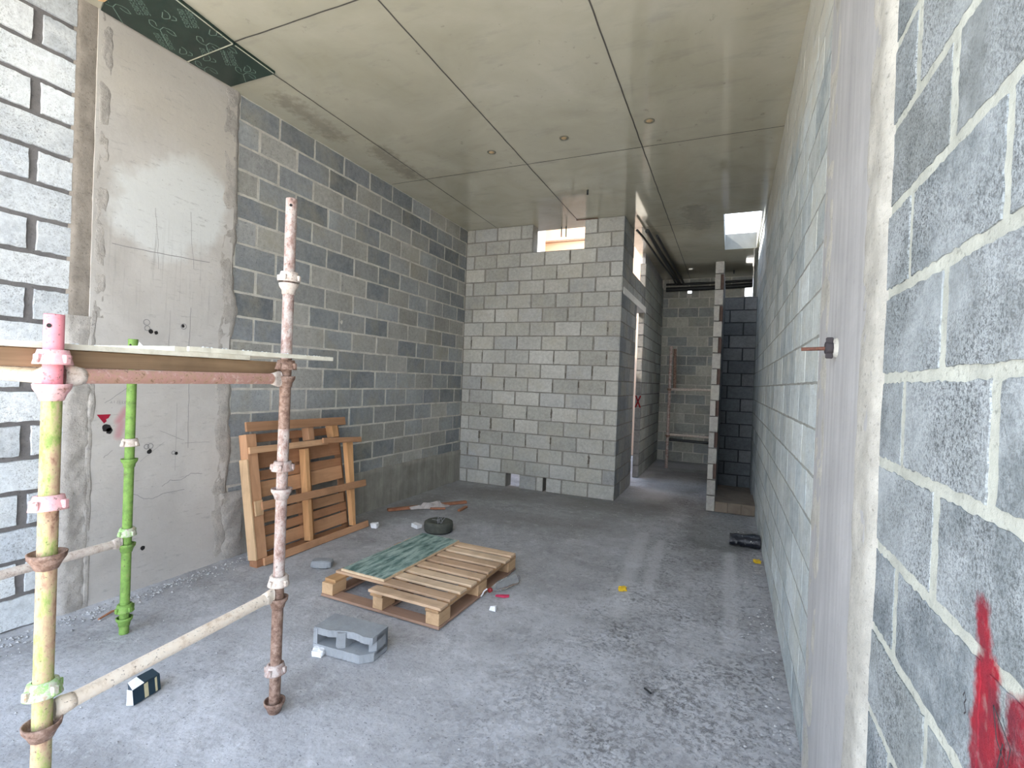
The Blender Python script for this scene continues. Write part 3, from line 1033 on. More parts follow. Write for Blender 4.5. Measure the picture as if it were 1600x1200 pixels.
def standard(c, z1, mats, split, lows, tops, pin=None, z0=0.0, foot=None):
    """post tube in one mesh; sections of it may carry another paint"""
    mb = MB()
    z = z0
    for i, (ze, mi) in enumerate(split):
        n = max(2, int((ze - z) / .12))
        mb.tube([(c[0], c[1], z + (ze - z) * k / n) for k in range(n + 1)], TR, 24, mi, caps=False)
        z = ze
    # hollow top end
    mb.lathe([(TR, z - .002), (TR, z), (TR - .004, z), (TR - .004, z - .08), (0, z - .08)], (c[0], c[1], 0), 24, split[-1][1])
    if pin:
        for a in pin:
            q = Vector((math.cos(a), math.sin(a), 0))
            disc(mb, Vector((c[0], c[1], z - .035)) + q * (TR + .0008), .0065, q, len(mats) - 1, 12, .02)
    p = mb.build('standard', mats, sc)
    for (zz, m_, r) in lows:
        cup_low(p, c, zz, m_, r)
    for (zz, m_, t, l) in tops:
        cup_top(p, c, zz, m_, t, l)
    return p


toward = math.atan2(-PL[1], -PL[0])
pl = standard(PL, 1.705, [M_pole_l, M_pink, M_hole], [(1.42, 0), (1.45, 0), (1.705, 1)],
              [(1.488, M_cuppink, .044), (.985, M_rust, .046), (.475, M_rust, .046), (.03, M_rust, .046)],
              [(1.562, M_cuppink, 0, .3), (1.128, M_cuppink, -.10, .5), (.572, M_cupgreen, -.12, .2), (.12, M_rust, 0, 0)], [toward - .45])
pl['label'] = 'near post, pink at the top and yellow green below'
pm = standard(PM, 2.345, [M_pole_m, M_rust, M_hole], [(.60, 1), (1.30, 0), (1.62, 1), (2.345, 0)],
              [(1.950, M_cupwhite, .040), (1.530, M_rust, .040), (1.018, M_pole_m, .044), (.520, M_rust, .042), (.045, M_rust, .044)],
              [(1.975, M_cupwhite, .05, .4), (1.575, M_rust, 0, .2), (1.115, M_pole_m, 0, .6), (.592, M_cupwhite, .05, 0), (.185, M_pole_m, -.10, .3)], [math.atan2(-PM[1], -PM[0]) - .1])
pm['label'] = 'tall white post with rust patches'
pg = standard(PG, 1.715, [M_green, M_rust, M_hole], [(1.715, 0)],
              [(1.010, M_green, .040), (.515, M_green, .042), (.085, M_green, .040)],
              [(1.100, M_cupwhite, 0, .3), (.580, M_cupgreen, .04, .2), (.135, M_green, 0, .1), (1.56, M_green, 0, 0)], [math.atan2(-PG[1], -PG[0]) - .5])
pg['label'] = 'green post at the back'
ph = standard(PH, 1.705, [M_pole_l, M_pink, M_hole], [(1.705, 0)], [(1.49, M_rust, .044), (.985, M_rust, .046), (.50, M_rust, .046)], [(1.56, M_rust, 0, 0), (.58, M_rust, 0, 0)])
ph['label'] = 'rust coloured post outside the left edge'


def ledger(a, b, za, zb, mat, blade=None):
    A, B = Vector((a[0], a[1], za)), Vector((b[0], b[1], zb))
    d = (B - A).normalized()
    mb = MB()
    n = 10
    A2, B2 = A + d * .075, B - d * .075
    mb.tube([A2.lerp(B2, k / n) for k in range(n + 1)], TR - .001, 22, 0)
    o = mb.build('ledger', [mat], sc)
    for (q, sg) in ((A, 1), (B, -1)):
        b_ = MB()
        s1 = d.cross(Vector((0, 0, 1))).normalized()
        u = d * sg
        pts = []
        for (t, hw, hz) in ((.028, .013, .034), (.040, .015, .036), (.060, .019, .030), (.078, .0245, .0245)):
            for k in range(12):
                an = 2 * math.pi * k / 12
                pts.append(q + u * t + s1 * hw * math.cos(an) + Vector((0, 0, 1)) * hz * math.sin(an))
        fc = []
        for i in range(3):
            for k in range(12):
                f = (i * 12 + k, i * 12 + (k + 1) % 12, (i + 1) * 12 + (k + 1) % 12, (i + 1) * 12 + k)
                fc.append(f)
        fc.append(list(range(12)))
        fc.append(list(range(36, 48)))
        b_.add(pts, fc, 0, (1, 1, 1), True)
        b_.build('ledger_blade', [blade or mat], o)
    return o


ledger(PL, PM, 1.522, 1.527, M_led_pink, M_cupwhite)
ledger(PL, PH, 1.520, 1.522, M_cream)
ledger(PM, PG, 1.562, 1.562, M_rust)
ledger(PH, PG, 1.522, 1.53, M_rust)
ledger(PL, PM, .505, .550, M_cream)
ledger(PH, PG, .525, .540, M_cupwhite)

# platform on the scaffold
M_wood_y = mat_wood('weathered_timber_beam', lin(126, 102, 78), lin(156, 132, 104), 1)
mb = MB()
mb.bbox(-1.945, -1.8975, .30, 1.72, 1.5475, 1.6035, .003, 0)
o = mb.build('timber_beam', [M_wood_y], loc=(-1.92, 1.0, 1.5475))
tag(o, 'brown timber beam lying along the scaffold ledger under the boards', 'timber')


def ply(name, poly, z0, z1, label, M_top, M_side, crumbs):
    root = empty(name, (poly[0][0] - .2, (poly[0][1] + poly[2][1]) / 2, z0), label, 'board', 'scaffold boards')
    mb = MB()
    # slightly ragged outline
    pp = []
    for (a, b) in zip(poly, poly[1:] + poly[:1]):
        n = max(1, int((Vector(b) - Vector(a)).length / .04))
        for i in range(n):
            t = i / n
            pp.append((a[0] + (b[0] - a[0]) * t + rnd.uniform(-.0015, .0015), a[1] + (b[1] - a[1]) * t, z0))
    mb.prism(pp, (0, 0, z1 - z0), 0)
    mb.build('panel', [M_side], root)
    mb = MB()
    for (x, y, s_) in crumbs:
        P = []
        seg = 7
        for k in range(seg):
            a = 2 * math.pi * k / seg
            P.append((x + s_ * math.cos(a) * rnd.uniform(.7, 1.2), y + 1.5 * s_ * math.sin(a) * rnd.uniform(.7, 1.2), z1 - .001))
        P.append((x, y, z1 + s_ * rnd.uniform(.4, .8)))
        mb.add(P, [(k, (k + 1) % seg, seg) for k in range(seg)], 0)
    mo = mb.build('dried_mortar', [M_top], root)
    mo['kind'] = 'stuff'
    return root


M_ply_edge = mat_concrete('ply_edge_pale', lin(206, 200, 182), lin(226, 222, 208), 22, bumpd=.002, dirt=.3)
M_crust = mat_concrete('mortar_crust_white', (.62, .66, .67), (.78, .82, .83), 30)
r2 = random.Random(4)
ply('scaffold_board', [(-1.892, -.1), (-1.888, 1.50), (-2.48, 1.50), (-2.48, -.1)], 1.6045, 1.622, 'long pale plywood board across the scaffold, the lower one',
    M_crust, M_ply_edge, [(-1.90 - r2.random() * .06, .4 + r2.random() * .76, r2.uniform(.003, .008)) for _ in range(60)])
ply('scaffold_board', [(-1.816, 1.19), (-1.812, 1.905), (-2.42, 1.905), (-2.42, 1.19), (-1.886, 1.19), (-1.886, 1.705), (-1.826, 1.705), (-1.826, 1.19)][:2] + [(-2.42, 1.905), (-2.42, 1.19), (-1.90, 1.19), (-1.90, 1.70), (-1.828, 1.70), (-1.828, 1.19)],
    1.6225, 1.640, 'shorter plywood board overlapping the first, its end past the white post', M_crust, M_ply_edge,
    [(-1.818 - r2.random() * .006, 1.2 + r2.random() * .7, r2.uniform(.003, .006)) for _ in range(36)])
mb = MB()
mb.add([(-2.05, 1.145, 1.6225), (-2.02, 1.165, 1.6225), (-2.06, 1.185, 1.6225), (-2.045, 1.15, 1.652)], [(0, 2, 1), (0, 1, 3), (1, 2, 3), (2, 0, 3)], 0)
tag(mb.build('mortar_lump', [M_crust], loc=(-2.04, 1.165, 1.6225)), 'small white chip of mortar standing on the lower scaffold board', 'rubble')

# ================================================================== pallet standing against the left wall
WP = [lin(206, 152, 108), lin(190, 138, 96), lin(218, 168, 122), lin(178, 128, 90)]
M_pw = [mat_wood('pallet_wood_x', (.82, .79, .75), (1.05, 1.05, 1.05), 0), mat_wood('pallet_wood_y', (.82, .79, .75), (1.05, 1.05, 1.05), 1), mat_wood('pallet_wood_z', (.82, .79, .75), (1.05, 1.05, 1.05), 2)]
tilt = math.asin(.205 / 1.15)
MP = Matrix.Translation((-3.345, 2.79, .002)) @ Matrix(((0, -math.sin(tilt), math.cos(tilt), 0), (1, 0, 0, 0), (0, math.cos(tilt), math.sin(tilt), 0), (0, 0, 0, 1)))
# columns: u -> world y, v -> up the slope, w -> out of the wall
sp_ = empty('pallet', (-3.42, 3.35, 0), 'brown wooden pallet standing upright against the left wall', 'pallet', None)


def plank(u, v, w_, root, name, mat, M=MP, tint=None, skew=0.0, c=.003):
    mb = MB()
    t = tint or rnd.choice(WP)
    g_ = sum(t) / 3
    t = tuple(q * .80 + g_ * .17 for q in t)
    k = rnd.uniform(.82, 1.06)
    mb.bbox(u[0], u[1], v[0], v[1], w_[0], w_[1], c, 0, M, tuple(q * k for q in t))
    if skew:
        # shear along the board so that it slopes
        um = (u[0] + u[1]) / 2
        mb.v = [tuple(M @ (Vector((q.x, q.y + skew * (q.x - um), q.z)))) for q in [M.inverted() @ Vector(p) for p in mb.v]]
    return mb.build(name, [mat], root)


OUT = (-.022, 0)
plank((.015, 1.137), (1.072, 1.15), OUT, sp_, 'bottom_board', M_pw[1], skew=-.015)
plank((.025, .875), (.896, .95), OUT, sp_, 'bottom_board', M_pw[1], skew=-.01)
plank((.80, 1.322), (.888, .940), (-.002, .018), sp_, 'bottom_board', M_pw[1], skew=-.07)
plank((.085, 1.33), (.425, .492), (-.012, .012), sp_, 'bottom_board', M_pw[1], skew=-.02)
plank((.066, 1.315), (.0, .062), OUT, sp_, 'bottom_board', M_pw[1])
# stringers
plank((.02, .115), (.06, 1.06), (-.105, -.023), sp_, 'stringer', M_pw[2])
plank((.0, .018), (.06, .86), (-.105, -.015), sp_, 'stringer', M_pw[2], tint=lin(222, 182, 136))
plank((.01, .12), (.0, .058), (-.105, -.023), sp_, 'block', M_pw[1], tint=lin(176, 122, 84))
plank((.03, .105), (.40, .52), (-.022, -.004), sp_, 'block', M_pw[2], tint=lin(224, 182, 134))
plank((.665, .735), (.952, 1.07), (-.105, -.023), sp_, 'stringer', M_pw[2])


def slant(pa, pb, wd, w_, name, tint):
    mb = MB()
    P = []
    for w0 in w_:
        for (u, v) in ((pa[0], pa[1]), (pa[0] + wd[0], pa[1]), (pb[0] + wd[1], pb[1]), (pb[0], pb[1])):
            P.append(MP @ Vector((u, v, w0)))
    mb.add(P, [(0, 3, 2, 1), (4, 5, 6, 7), (0, 1, 5, 4), (1, 2, 6, 5), (2, 3, 7, 6), (3, 0, 4, 7)], 0, tint)
    mb.build(name, [M_pw[2]], sp_)


slant((.605, .88), (.565, .062), (.045, .035), (-.095, -.024), 'stringer', lin(212, 164, 118))
slant((.652, .88), (.608, .066), (.03, .03), (-.105, -.045), 'stringer', lin(164, 118, 82))
slant((1.145, .885), (1.118, .06), (.09, .035), (-.075, -.023), 'stringer', lin(220, 170, 122))
slant((1.225, .62), (1.165, .07), (.03, .035), (-.105, -.075), 'stringer', lin(160, 114, 80))
slant((.965, 1.07), (.975, .955), (.075, .07), (-.105, -.023), 'stringer', lin(214, 164, 118))
# deck boards on the wall side
for (v0, v1, ue) in [(.985, 1.055, 1.10), (.77, .93, 1.13), (.665, .745, 1.13), (.53, .66, 1.13), (.31, .40, 1.12), (.215, .29, 1.14), (.09, .20, 1.13), (.0, .075, 1.12)]:
    plank((rnd.uniform(.02, .05), ue), (v0, v1), (-.128, -.106), sp_, 'deck_board', M_pw[1], tint=rnd.choice([lin(200, 144, 98), lin(182, 128, 86), lin(210, 156, 110)]), skew=rnd.uniform(-.015, .015))
for u in (.08, .60, 1.12):
    plank((u - .03, u + .05), (.0, 1.06), (-.150, -.129), sp_, 'back_batten', M_pw[2], tint=lin(172, 124, 86))

# ================================================================== pallet flat on the floor
fp = empty('pallet', (-2.06, 3.2, 0), 'light brown wooden pallet lying flat on the floor', 'pallet', None)
MF = Matrix.Translation((-2.06, 3.215, .003)) @ Matrix.Rotation(-.025, 4, 'Z')
FW = [lin(204, 174, 146), lin(214, 186, 158), lin(192, 162, 136), lin(222, 196, 168)]


def fplank(x, y, z, name, ax, tint=None):
    mb = MB()
    t = tint or rnd.choice(FW)
    k = rnd.uniform(.92, 1.08)
    M = MF @ Matrix.Rotation(rnd.uniform(-.006, .006), 4, 'Z')
    mb.bbox(x[0], x[1], y[0], y[1], z[0], z[1], .003, 0, M, tuple(q * k for q in t))
    # nail heads
    o = mb.build(name, [M_pw[ax]], fp)
    return o


W2, D2 = .49, .57
RD = lin(160, 130, 112)
fplank((-W2, W2), (-D2, -D2 + .10), (0, .018), 'bottom_board', 0, RD)
fplank((-W2, W2), (D2 - .10, D2), (0, .018), 'bottom_board', 0, RD)
for x0 in (-W2, -.05, W2 - .10):
    fplank((x0, x0 + .10), (-D2 + .102, D2 - .102), (0, .018), 'bottom_board', 1, RD)
for yy in (-D2 + .004, -.07, D2 - .14):
    for x0 in (-W2 + .004, -.055, W2 - .105):
        fplank((x0 if x0 != -.055 else -.035, x0 + .10 if x0 != -.055 else .045), (yy, yy + .135), (.0185, .097), 'block', 1, lin(206, 172, 136))
for x0 in (-W2 + .004, -.055, W2 - .105):
    if x0 < -.2:
        fplank((x0, x0 + .10), (-D2 + .03, D2), (.0975, .117), 'stringer_board', 1, lin(186, 148, 108))
    else:
        fplank((x0, x0 + .10), (-D2, D2), (.0975, .117), 'stringer_board', 1, lin(178, 144, 110))
pitch = (2 * D2 - .09) / 8
for i in range(9):
    y0 = -D2 + i * pitch
    fplank((-.075 if i == 0 else -W2 + rnd.uniform(0, .02), W2 + rnd.uniform(-.012, .008)), (y0, y0 + .088), (.1175, .136), 'deck_board', 0)

# green faced form board on it
M_oldgreen = (lambda t: (t.bump(t.noise(30, 5), .3, .001), t.done(t.mix(t.ramp(t.noise(1, 6, .7, stretch=(26, 5, 1)), .40, .60), t.mix(t.ramp(t.noise(11, 6, .7), .35, .65), lin(52, 84, 80), lin(100, 134, 128)), lin(166, 186, 180)), .5, .4))[1])(NT('worn_green_film'))
M_ply_side = mat_wood('ply_side', lin(196, 170, 140), lin(218, 196, 166), 2, dark=.1)
gb = empty('form_board', (-2.30, 3.28, .139), 'worn green faced plywood board lying on the flat pallet', 'board')
MG = Matrix.Translation((-2.305, 3.285, .1395)) @ Matrix.Rotation(-.03, 4, 'Z')
mb = MB()
mb.bbox(-.195, .195, -.495, .495, 0, .017, .002, 0, MG)
mb.build('plywood_core', [M_ply_side], gb)
mb = MB()
pts = []
for (a, b) in [((-.19, -.485), (.19, -.488)), ((.19, -.488), (.192, .485)), ((.192, .485), (-.188, .49)), ((-.188, .49), (-.19, -.485))]:
    n = 14
    for i in range(n):
        t = i / n
        pts.append(MG @ Vector((a[0] + (b[0] - a[0]) * t + rnd.uniform(-.004, .002), a[1] + (b[1] - a[1]) * t + rnd.uniform(-.004, .003), .0172)))
mb.prism(pts, (0, 0, .0012), 0)
mb.build('green_film', [M_oldgreen], gb)

# ================================================================== broken hollow block
M_blockgrey = mat_concrete('loose_block_grey', (.25, .262, .28), (.32, .338, .36), 9, dirt=.35, bumpd=.004)
hb = MB()
MH = Matrix.Translation((-1.905, 2.215, .002)) @ Matrix.Rotation(.06, 4, 'Z')
LW, DD, HH, tk = .37, .18, .135, .046


def grid_slab(mb, fx0, fx1, back, front, z0, z1, M, n=26):
    """slab with a ragged front edge: front(x) gives its y"""
    top, bot = [], []
    for i in range(n + 1):
        x = fx0 + (fx1 - fx0) * i / n
        yf = front(x)
        top += [M @ Vector((x, yf, z1)), M @ Vector((x, back, z1))]
        bot += [M @ Vector((x, yf - .004 * (1 if i % 2 else .2), z0)), M @ Vector((x, back, z0))]
    N_ = len(top)
    fc = []
    for i in range(n):
        a = 2 * i
        fc += [(a, a + 2, a + 3, a + 1), (N_ + a, N_ + a + 1, N_ + a + 3, N_ + a + 2), (a, N_ + a, N_ + a + 2, a + 2), (a + 1, a + 3, N_ + a + 3, N_ + a + 1)]
    fc += [(0, 1, N_ + 1, N_), (2 * n, N_ + 2 * n, N_ + 2 * n + 1, 2 * n + 1)]
    mb.add(top + bot, fc, 0)


def fr_top(x):
    u = (x + LW / 2) / LW
    return -DD / 2 + .006 + (.035 * max(0, math.sin((u - .30) * math.pi / .68)) if .30 < u < .98 else 0) + .005 * noise.noise((x * 60, 0, 0)) + (.03 * max(0, (u - .86) / .14))


def fr_bot(x):
    u = (x + LW / 2) / LW
    return -DD / 2 + .004 * noise.noise((x * 50, 5, 0)) + (.05 * max(0, (u - .85) / .15))


grid_slab(hb, -LW / 2, LW / 2, DD / 2, fr_bot, 0, tk, MH)
grid_slab(hb, -LW / 2, LW / 2, DD / 2, fr_top, HH - .036, HH, MH)
hb.box(-LW / 2, -LW / 2 + .028, -DD / 2 + .002, DD / 2, tk * .5, HH - .004, 0, M=MH)
hb.prism([MH @ Vector(p) for p in [(LW / 2 - .034, -DD / 2 + .05, tk * .5), (LW / 2, -DD / 2 + .075, tk * .5), (LW / 2, DD / 2, tk * .5), (LW / 2 - .03, DD / 2, tk * .5)]], (0, 0, HH - .006 - tk * .5), 0)
hb.prism([MH @ Vector(p) for p in [(-.045, -DD / 2 + .022, tk * .5), (-.02, -DD / 2 + .008, tk * .5), (.012, -DD / 2 + .03, tk * .5), (.02, DD / 2, tk * .5), (-.02, DD / 2, tk * .5)]], (0, 0, HH - .006 - tk * .5), 0)
hb.box(-LW / 2, LW / 2, DD / 2 - .02, DD / 2, tk * .5, HH - .004, 0, M=MH)
tag(hb.build('hollow_block', [M_blockgrey], loc=(-1.905, 2.215, 0)), 'broken grey hollow concrete block lying on the floor, its cores facing front', 'block')


def lump(name, c, size, rz, mat, label, cat, seed, flat=.0, detail=8, ridge=.18, group=None):
    """irregular broken piece"""
    mb = MB()
    P, fc = [], []
    nu, nv = detail * 2, detail
    R_ = Matrix.Rotation(rz, 3, 'Z')
    for j in range(nv + 1):
        th = math.pi * j / nv
        for i in range(nu):
            ph = 2 * math.pi * i / nu
            d = Vector((math.sin(th) * math.cos(ph), math.sin(th) * math.sin(ph), math.cos(th)))
            e = .45
            q = Vector([math.copysign(abs(k) ** e, k) for k in d])
            q *= 1 + ridge * noise.noise(d * 2.1 + Vector((seed, 0, 0))) + ridge * .4 * noise.noise(d * 6 + Vector((seed, 7, 0)))
            q = R_ @ Vector((q.x * size[0] / 2, q.y * size[1] / 2, q.z * size[2] / 2))
            P.append((c[0] + q.x, c[1] + q.y, max(.001, c[2] + size[2] / 2 + q.z - .004)))
    for j in range(nv):
        for i in range(nu):
            i2 = (i + 1) % nu
            fc.append((j * nu + i, (j + 1) * nu + i, (j + 1) * nu + i2, j * nu + i2))
    mb.add(P, fc, 0, (1, 1, 1), detail > 8)
    return tag(mb.build(name, [mat], loc=c), label, cat, group)


lump('concrete_fragment', (-2.955, 3.065, 0), (.17, .10, .065), .45, M_blockgrey, 'grey broken block fragment on the floor before the standing pallet', 'rubble', 3, ridge=.12)
M_paper = mat_plain('white_paper', (.78, .79, .82), .7, .2, .06)
lump('paper_scrap', (-2.03, 2.105, 0), (.07, .06, .04), .3, M_paper, 'crumpled white paper scrap beside the broken hollow block', 'paper', 5, detail=6, ridge=.45)
lump('paper_scrap', (-3.265, 4.10, 0), (.075, .065, .055), .2, M_paper, 'crumpled white paper at the right foot of the standing pallet', 'paper', 8, detail=6, ridge=.35)
mb = MB()
mb.box(-2.96, -2.86, 4.28, 4.34, .006, .045, 0, M=Matrix.Translation((-2.9, 4.3, 0)) @ Matrix.Rotation(-.35, 4, 'Z') @ Matrix.Translation((2.9, -4.3, 0)), jit=.004)
tag(mb.build('paper_box', [M_paper], loc=(-2.91, 4.31, 0)), 'small flat white carton on the floor beside the black rubber ring', 'paper')
mb = MB()
mb.box(-1.43, -1.385, 3.02, 3.05, .001, .03, 0, jit=.008)
tag(mb.build('paper_scrap', [M_paper], loc=(-1.41, 3.03, 0)), 'tiny white scrap on the floor right of the flat pallet', 'paper')

# rubber ring
M_rubber = mat_plain('dusty_rubber', lin(84, 86, 80), .85, .2, .2)
tr = empty('rubber_ring', (-2.655, 4.335, 0), 'squat dark grey rubber ring on the floor behind the flat pallet', 'tyre')
mb = MB()
prof = [(.045, .02), (.04, .06), (.045, .088), (.08, .100), (.125, .108), (.142, .098), (.147, .06), (.142, .02), (.13, .002), (.08, .002)]
mb.lathe(prof, (-2.655, 4.335, 0), 40, 0, close=True)
mb.build('tread', [M_rubber], tr)
mb = MB()
mb.lathe([(0, .072), (.03, .075), (.038, .07), (.038, .05), (.036, .02), (0, .02)], (-2.655, 4.335, 0), 20, 0)
mb.build('hub', [mat_plain('hub_dark', (.03, .03, .03), .8)], tr)
mb = MB()
for k in range(7):
    a = rnd.uniform(0, 6.28)
    x, y = -2.66 + .03 * math.cos(a), 4.335 + .03 * math.sin(a)
    mb.tube([(x, y, .07), (x + rnd.uniform(-.03, .03), y + rnd.uniform(-.02, .02), .115), (x + rnd.uniform(-.06, .06), y + rnd.uniform(-.03, .03), rnd.uniform(.12, .16))], .0022, 6, 0)
mb.build('wire_strand', [mat_plain('wire_grey', (.3, .3, .32), .5)], tr)

# cigarette carton
M_navy = mat_plain('carton_navy', lin(30, 52, 66), .45, .4, .1)
M_gold = mat_plain('carton_gold', lin(196, 186, 150), .5, .4, .1)
ct = empty('small_carton', (-2.48, 1.45, 0), 'small crushed dark blue and white carton on the floor near front', 'carton')
A_, B_, Cc, D_ = Vector((-2.452, 1.405, 0)), Vector((-2.470, 1.535, 0)), Vector((-2.545, 1.545, 0)), Vector((-2.535, 1.43, 0))
zt = Vector((0, 0, .072))
lean = Vector((-.012, .0, 0))
mb = MB()
mb.add([A_, B_, B_ + zt + lean, A_ + zt * .93 + lean, D_, Cc, Cc + zt + lean, D_ + zt * .9 + lean], [(0, 1, 2, 3), (1, 5, 6, 2), (5, 4, 7, 6), (4, 0, 3, 7), (0, 4, 5, 1)], 0)
mb.add([B_ + zt + lean, Cc + zt + lean, D_.lerp(Cc, .35) + zt + lean, A_.lerp(B_, .42) + zt + lean], [(0, 1, 2, 3)], 0)
mb.build('shell', [M_navy], ct)
e = Vector((.0015, -.0002, .0))
for (t0, t1) in ((.40, .55), (.80, .88)):
    mb = MB()
    mb.add([A_.lerp(B_, t0) + zt * .06 + e, A_.lerp(B_, t1) + zt * .06 + e, A_.lerp(B_, t1) + zt * .94 + lean + e, A_.lerp(B_, t0) + zt * .9 + lean + e], [(0, 1, 2, 3)], 0)
    mb.build('label_band', [M_gold], ct)
mb = MB()
mb.add([A_ + zt * .93 + lean, A_.lerp(B_, .42) + zt + lean, D_.lerp(Cc, .35) + zt + lean, D_ + zt * .9 + lean], [(0, 1, 2, 3)], 0)
mb.add([A_ + Vector((0, -.001, .002)), A_ + Vector((-.026, -.016, .002)), A_ + Vector((-.032, -.012, .07)), A_ + zt * .93 + lean + Vector((0, -.001, 0))], [(0, 1, 2, 3)], 0)
mb.build('white_flap', [M_paper], ct)

# timber offcuts by the left wall
M_red_wood = mat_wood('reddish_timber', lin(150, 100, 76), lin(178, 128, 100), 1)
for (a, b, wd, hz, lb) in [((-3.545, 4.665), (-2.965, 5.475), .05, .03, 'long thin reddish timber strip on the floor by the left wall'),
                           ((-2.86, 5.29), (-2.845, 5.08), .035, .022, 'short reddish timber offcut at the end of the long strip'),
                           ((-3.18, 4.99), (-3.03, 5.085), .03, .02, 'small dark timber offcut beside the long strip')]:
    A, B = Vector((*a, 0)), Vector((*b, 0))
    d = B - A
    M = Matrix.Translation(A + Vector((0, 0, .002))) @ Matrix.Rotation(math.atan2(d.y, d.x), 4, 'Z')
    mb = MB()
    mb.bbox(0, d.length, -wd / 2, wd / 2, 0, hz, .003, 0, M)
    tag(mb.build('timber_offcut', [M_red_wood], loc=(A + B) / 2), lb, 'timber', 'timber offcuts on the floor')
mb = MB()
P, fc = [], []
n, mm_ = 14, 7
for j in range(mm_ + 1):
    for i in range(n + 1):
        u, v = i / n, j / mm_
        x, y = -3.37 + .28 * u + .05 * v, 4.86 + .26 * u - .02 + .16 * v
        e_ = min(u, 1 - u, v, 1 - v)
        z = .034 + .035 * noise.noise((u * 5, v * 4, 2)) + .02 * noise.noise((u * 12, v * 9, 5)) + (.03 if .35 < u < .65 else 0)
        z = .004 + z * min(1, e_ * 6)
        P.append((x + .02 * noise.noise((u * 6, v * 6, 8)), y + .02 * noise.noise((u * 6, v * 6, 11)), max(.036 if abs((x + 3.545) * .8132 - (y - 4.665) * .582) < .045 else .003, z)))
for j in range(mm_):
    for i in range(n):
        a = j * (n + 1) + i
        fc.append((a, a + 1, a + n + 2, a + n + 1))
mb.add(P, fc, 0)
tag(mb.build('cement_bag', [mat_plain('torn_paper_bag', lin(178, 170, 166), .85, .1)], loc=(-3.22, 4.98, 0)), 'torn crumpled paper bag lying over the timber strip', 'bag')

# clear bottle leaning out from under the pallet, straw and red scraps
tb = NT('clear_plastic')
tb.b.inputs['Base Color'].default_value = (.86, .88, .9, 1)
tb.b.inputs['Transmission Weight'].default_value = .92
tb.b.inputs['Roughness'].default_value = .12
tb.b.inputs['IOR'].default_value = 1.25
bt = empty('plastic_bottle', (-1.50, 3.34, 0), 'clear crushed plastic bottle lying right of the flat pallet', 'bottle')
ax = (Vector((-1.435, 3.56, 0)) - Vector((-1.53, 3.235, 0)))
Lb = ax.length
MBt = Matrix.Translation((-1.525, 3.235, .042)) @ Matrix.Rotation(math.atan2(ax.y, ax.x), 4, 'Z') @ Matrix.Rotation(math.pi / 2, 4, 'Y')
mb = MB()
prof = [(.012, 0), (.013, .02), (.016, .03), (.030, .07), (.039, .10), (.037, .125), (.040, .14), (.036, .165), (.040, .185), (.037, .21), (.040, .24), (.038, .29), (.028, .305), (0, .30)]
mb.lathe(prof, (0, 0, 0), 22, 0, None)
mb.v = [tuple(MBt @ (Vector(p) * 1.0 + Vector((.006 * noise.noise((p[0] * 60, p[1] * 60, p[2] * 30)), .006 * noise.noise((p[0] * 50, p[1] * 50, p[2] * 25 + 9)), 0)))) for p in mb.v]
mb.build('bottle_body', [tb.mat], bt)
mb = MB()
mb.lathe([(0, -.016), (.015, -.016), (.0155, 0), (.0155, .004), (.0135, .004)], (0, 0, 0), 18, 0)
mb.v = [tuple(MBt @ Vector(p)) for p in mb.v]
mb.build('red_cap', [mat_plain('red_plastic', lin(140, 30, 36), .4, .5)], bt)
mb = MB()
mb.tube([(-1.572, 3.17, .008), (-1.566, 3.19, .02), (-1.565, 3.205, .034), (-1.548, 3.225, .05)], .005, 8, 0)
tag(mb.build('drinking_straw', [M_paper], loc=(-1.60, 3.19, .02)), 'bent white straw between the bottle cap and the flat pallet', 'straw')
mb = MB()
mb.prism([(-1.485, 3.235, .002), (-1.42, 3.245, .002), (-1.395, 3.27, .002), (-1.40, 3.29, .002), (-1.43, 3.275, .002), (-1.48, 3.25, .002)], (0, 0, .012), 0)
tag(mb.build('red_scrap', [mat_plain('red_scrap', lin(196, 60, 92), .5, .3)], loc=(-1.44, 3.26, 0)), 'thin red plastic scrap on the floor beside the clear bottle', 'litter')
M_yel = mat_plain('yellow_plastic', lin(206, 170, 40), .5, .4, .25)
for c, lb in [((-.69, 3.80), 'small yellow plastic scrap in the middle of the floor'), ((.283, 5.0), 'small yellow plastic scrap by the right wall near the black roll')]:
    lump('yellow_scrap', (c[0], c[1], 0), (.06, .045, .03), .4, M_yel, lb, 'litter', c[1], detail=6, ridge=.5)

# black plastic roll by the right wall
M_black = (lambda t: (t.bump(t.noise(25, 5), .6, .01), t.done(t.mix(t.ramp(t.noise(22, 6, .7), .60, .66), lin(30, 32, 40), lin(150, 152, 150)), .4, .4))[1])(NT('black_film'))
mb = MB()
A, B = Vector((.055, 5.46, .058)), Vector((.325, 5.45, .066))
n, sg = 18, 20
P, fc = [], []
for i in range(n + 1):
    t = i / n
    c = A.lerp(B, t)
    for k in range(sg):
        a = 2 * math.pi * k / sg
        r = .056 + .010 * t + .010 * noise.noise((t * 5, math.cos(a) * 1.5, math.sin(a) * 1.5)) + .006 * noise.noise((t * 14, a * 2, 1))
        z = c.z + r * .95 * math.sin(a)
        P.append((c.x + .01 * noise.noise((t * 3, a, 0)), c.y + r * 1.45 * math.cos(a), max(.003, z)))
for i in range(n):
    for k in range(sg):
        k2 = (k + 1) % sg
        fc.append((i * sg + k, (i + 1) * sg + k, (i + 1) * sg + k2, i * sg + k2))
mb.add(P, fc, 0, (1, 1, 1), True)
inner = [tuple(A + (Vector(P[k]) - A) * .72 + Vector((.05, 0, 0))) for k in range(sg)]
b0 = len(P)
mb.add(P[:sg] + inner, [(k, (k + 1) % sg, sg + (k + 1) % sg, sg + k) for k in range(sg)] + [[sg + k for k in range(sg)]], 0, (1, 1, 1), False)
mb.add(P[-sg:], [list(range(sg))], 0)
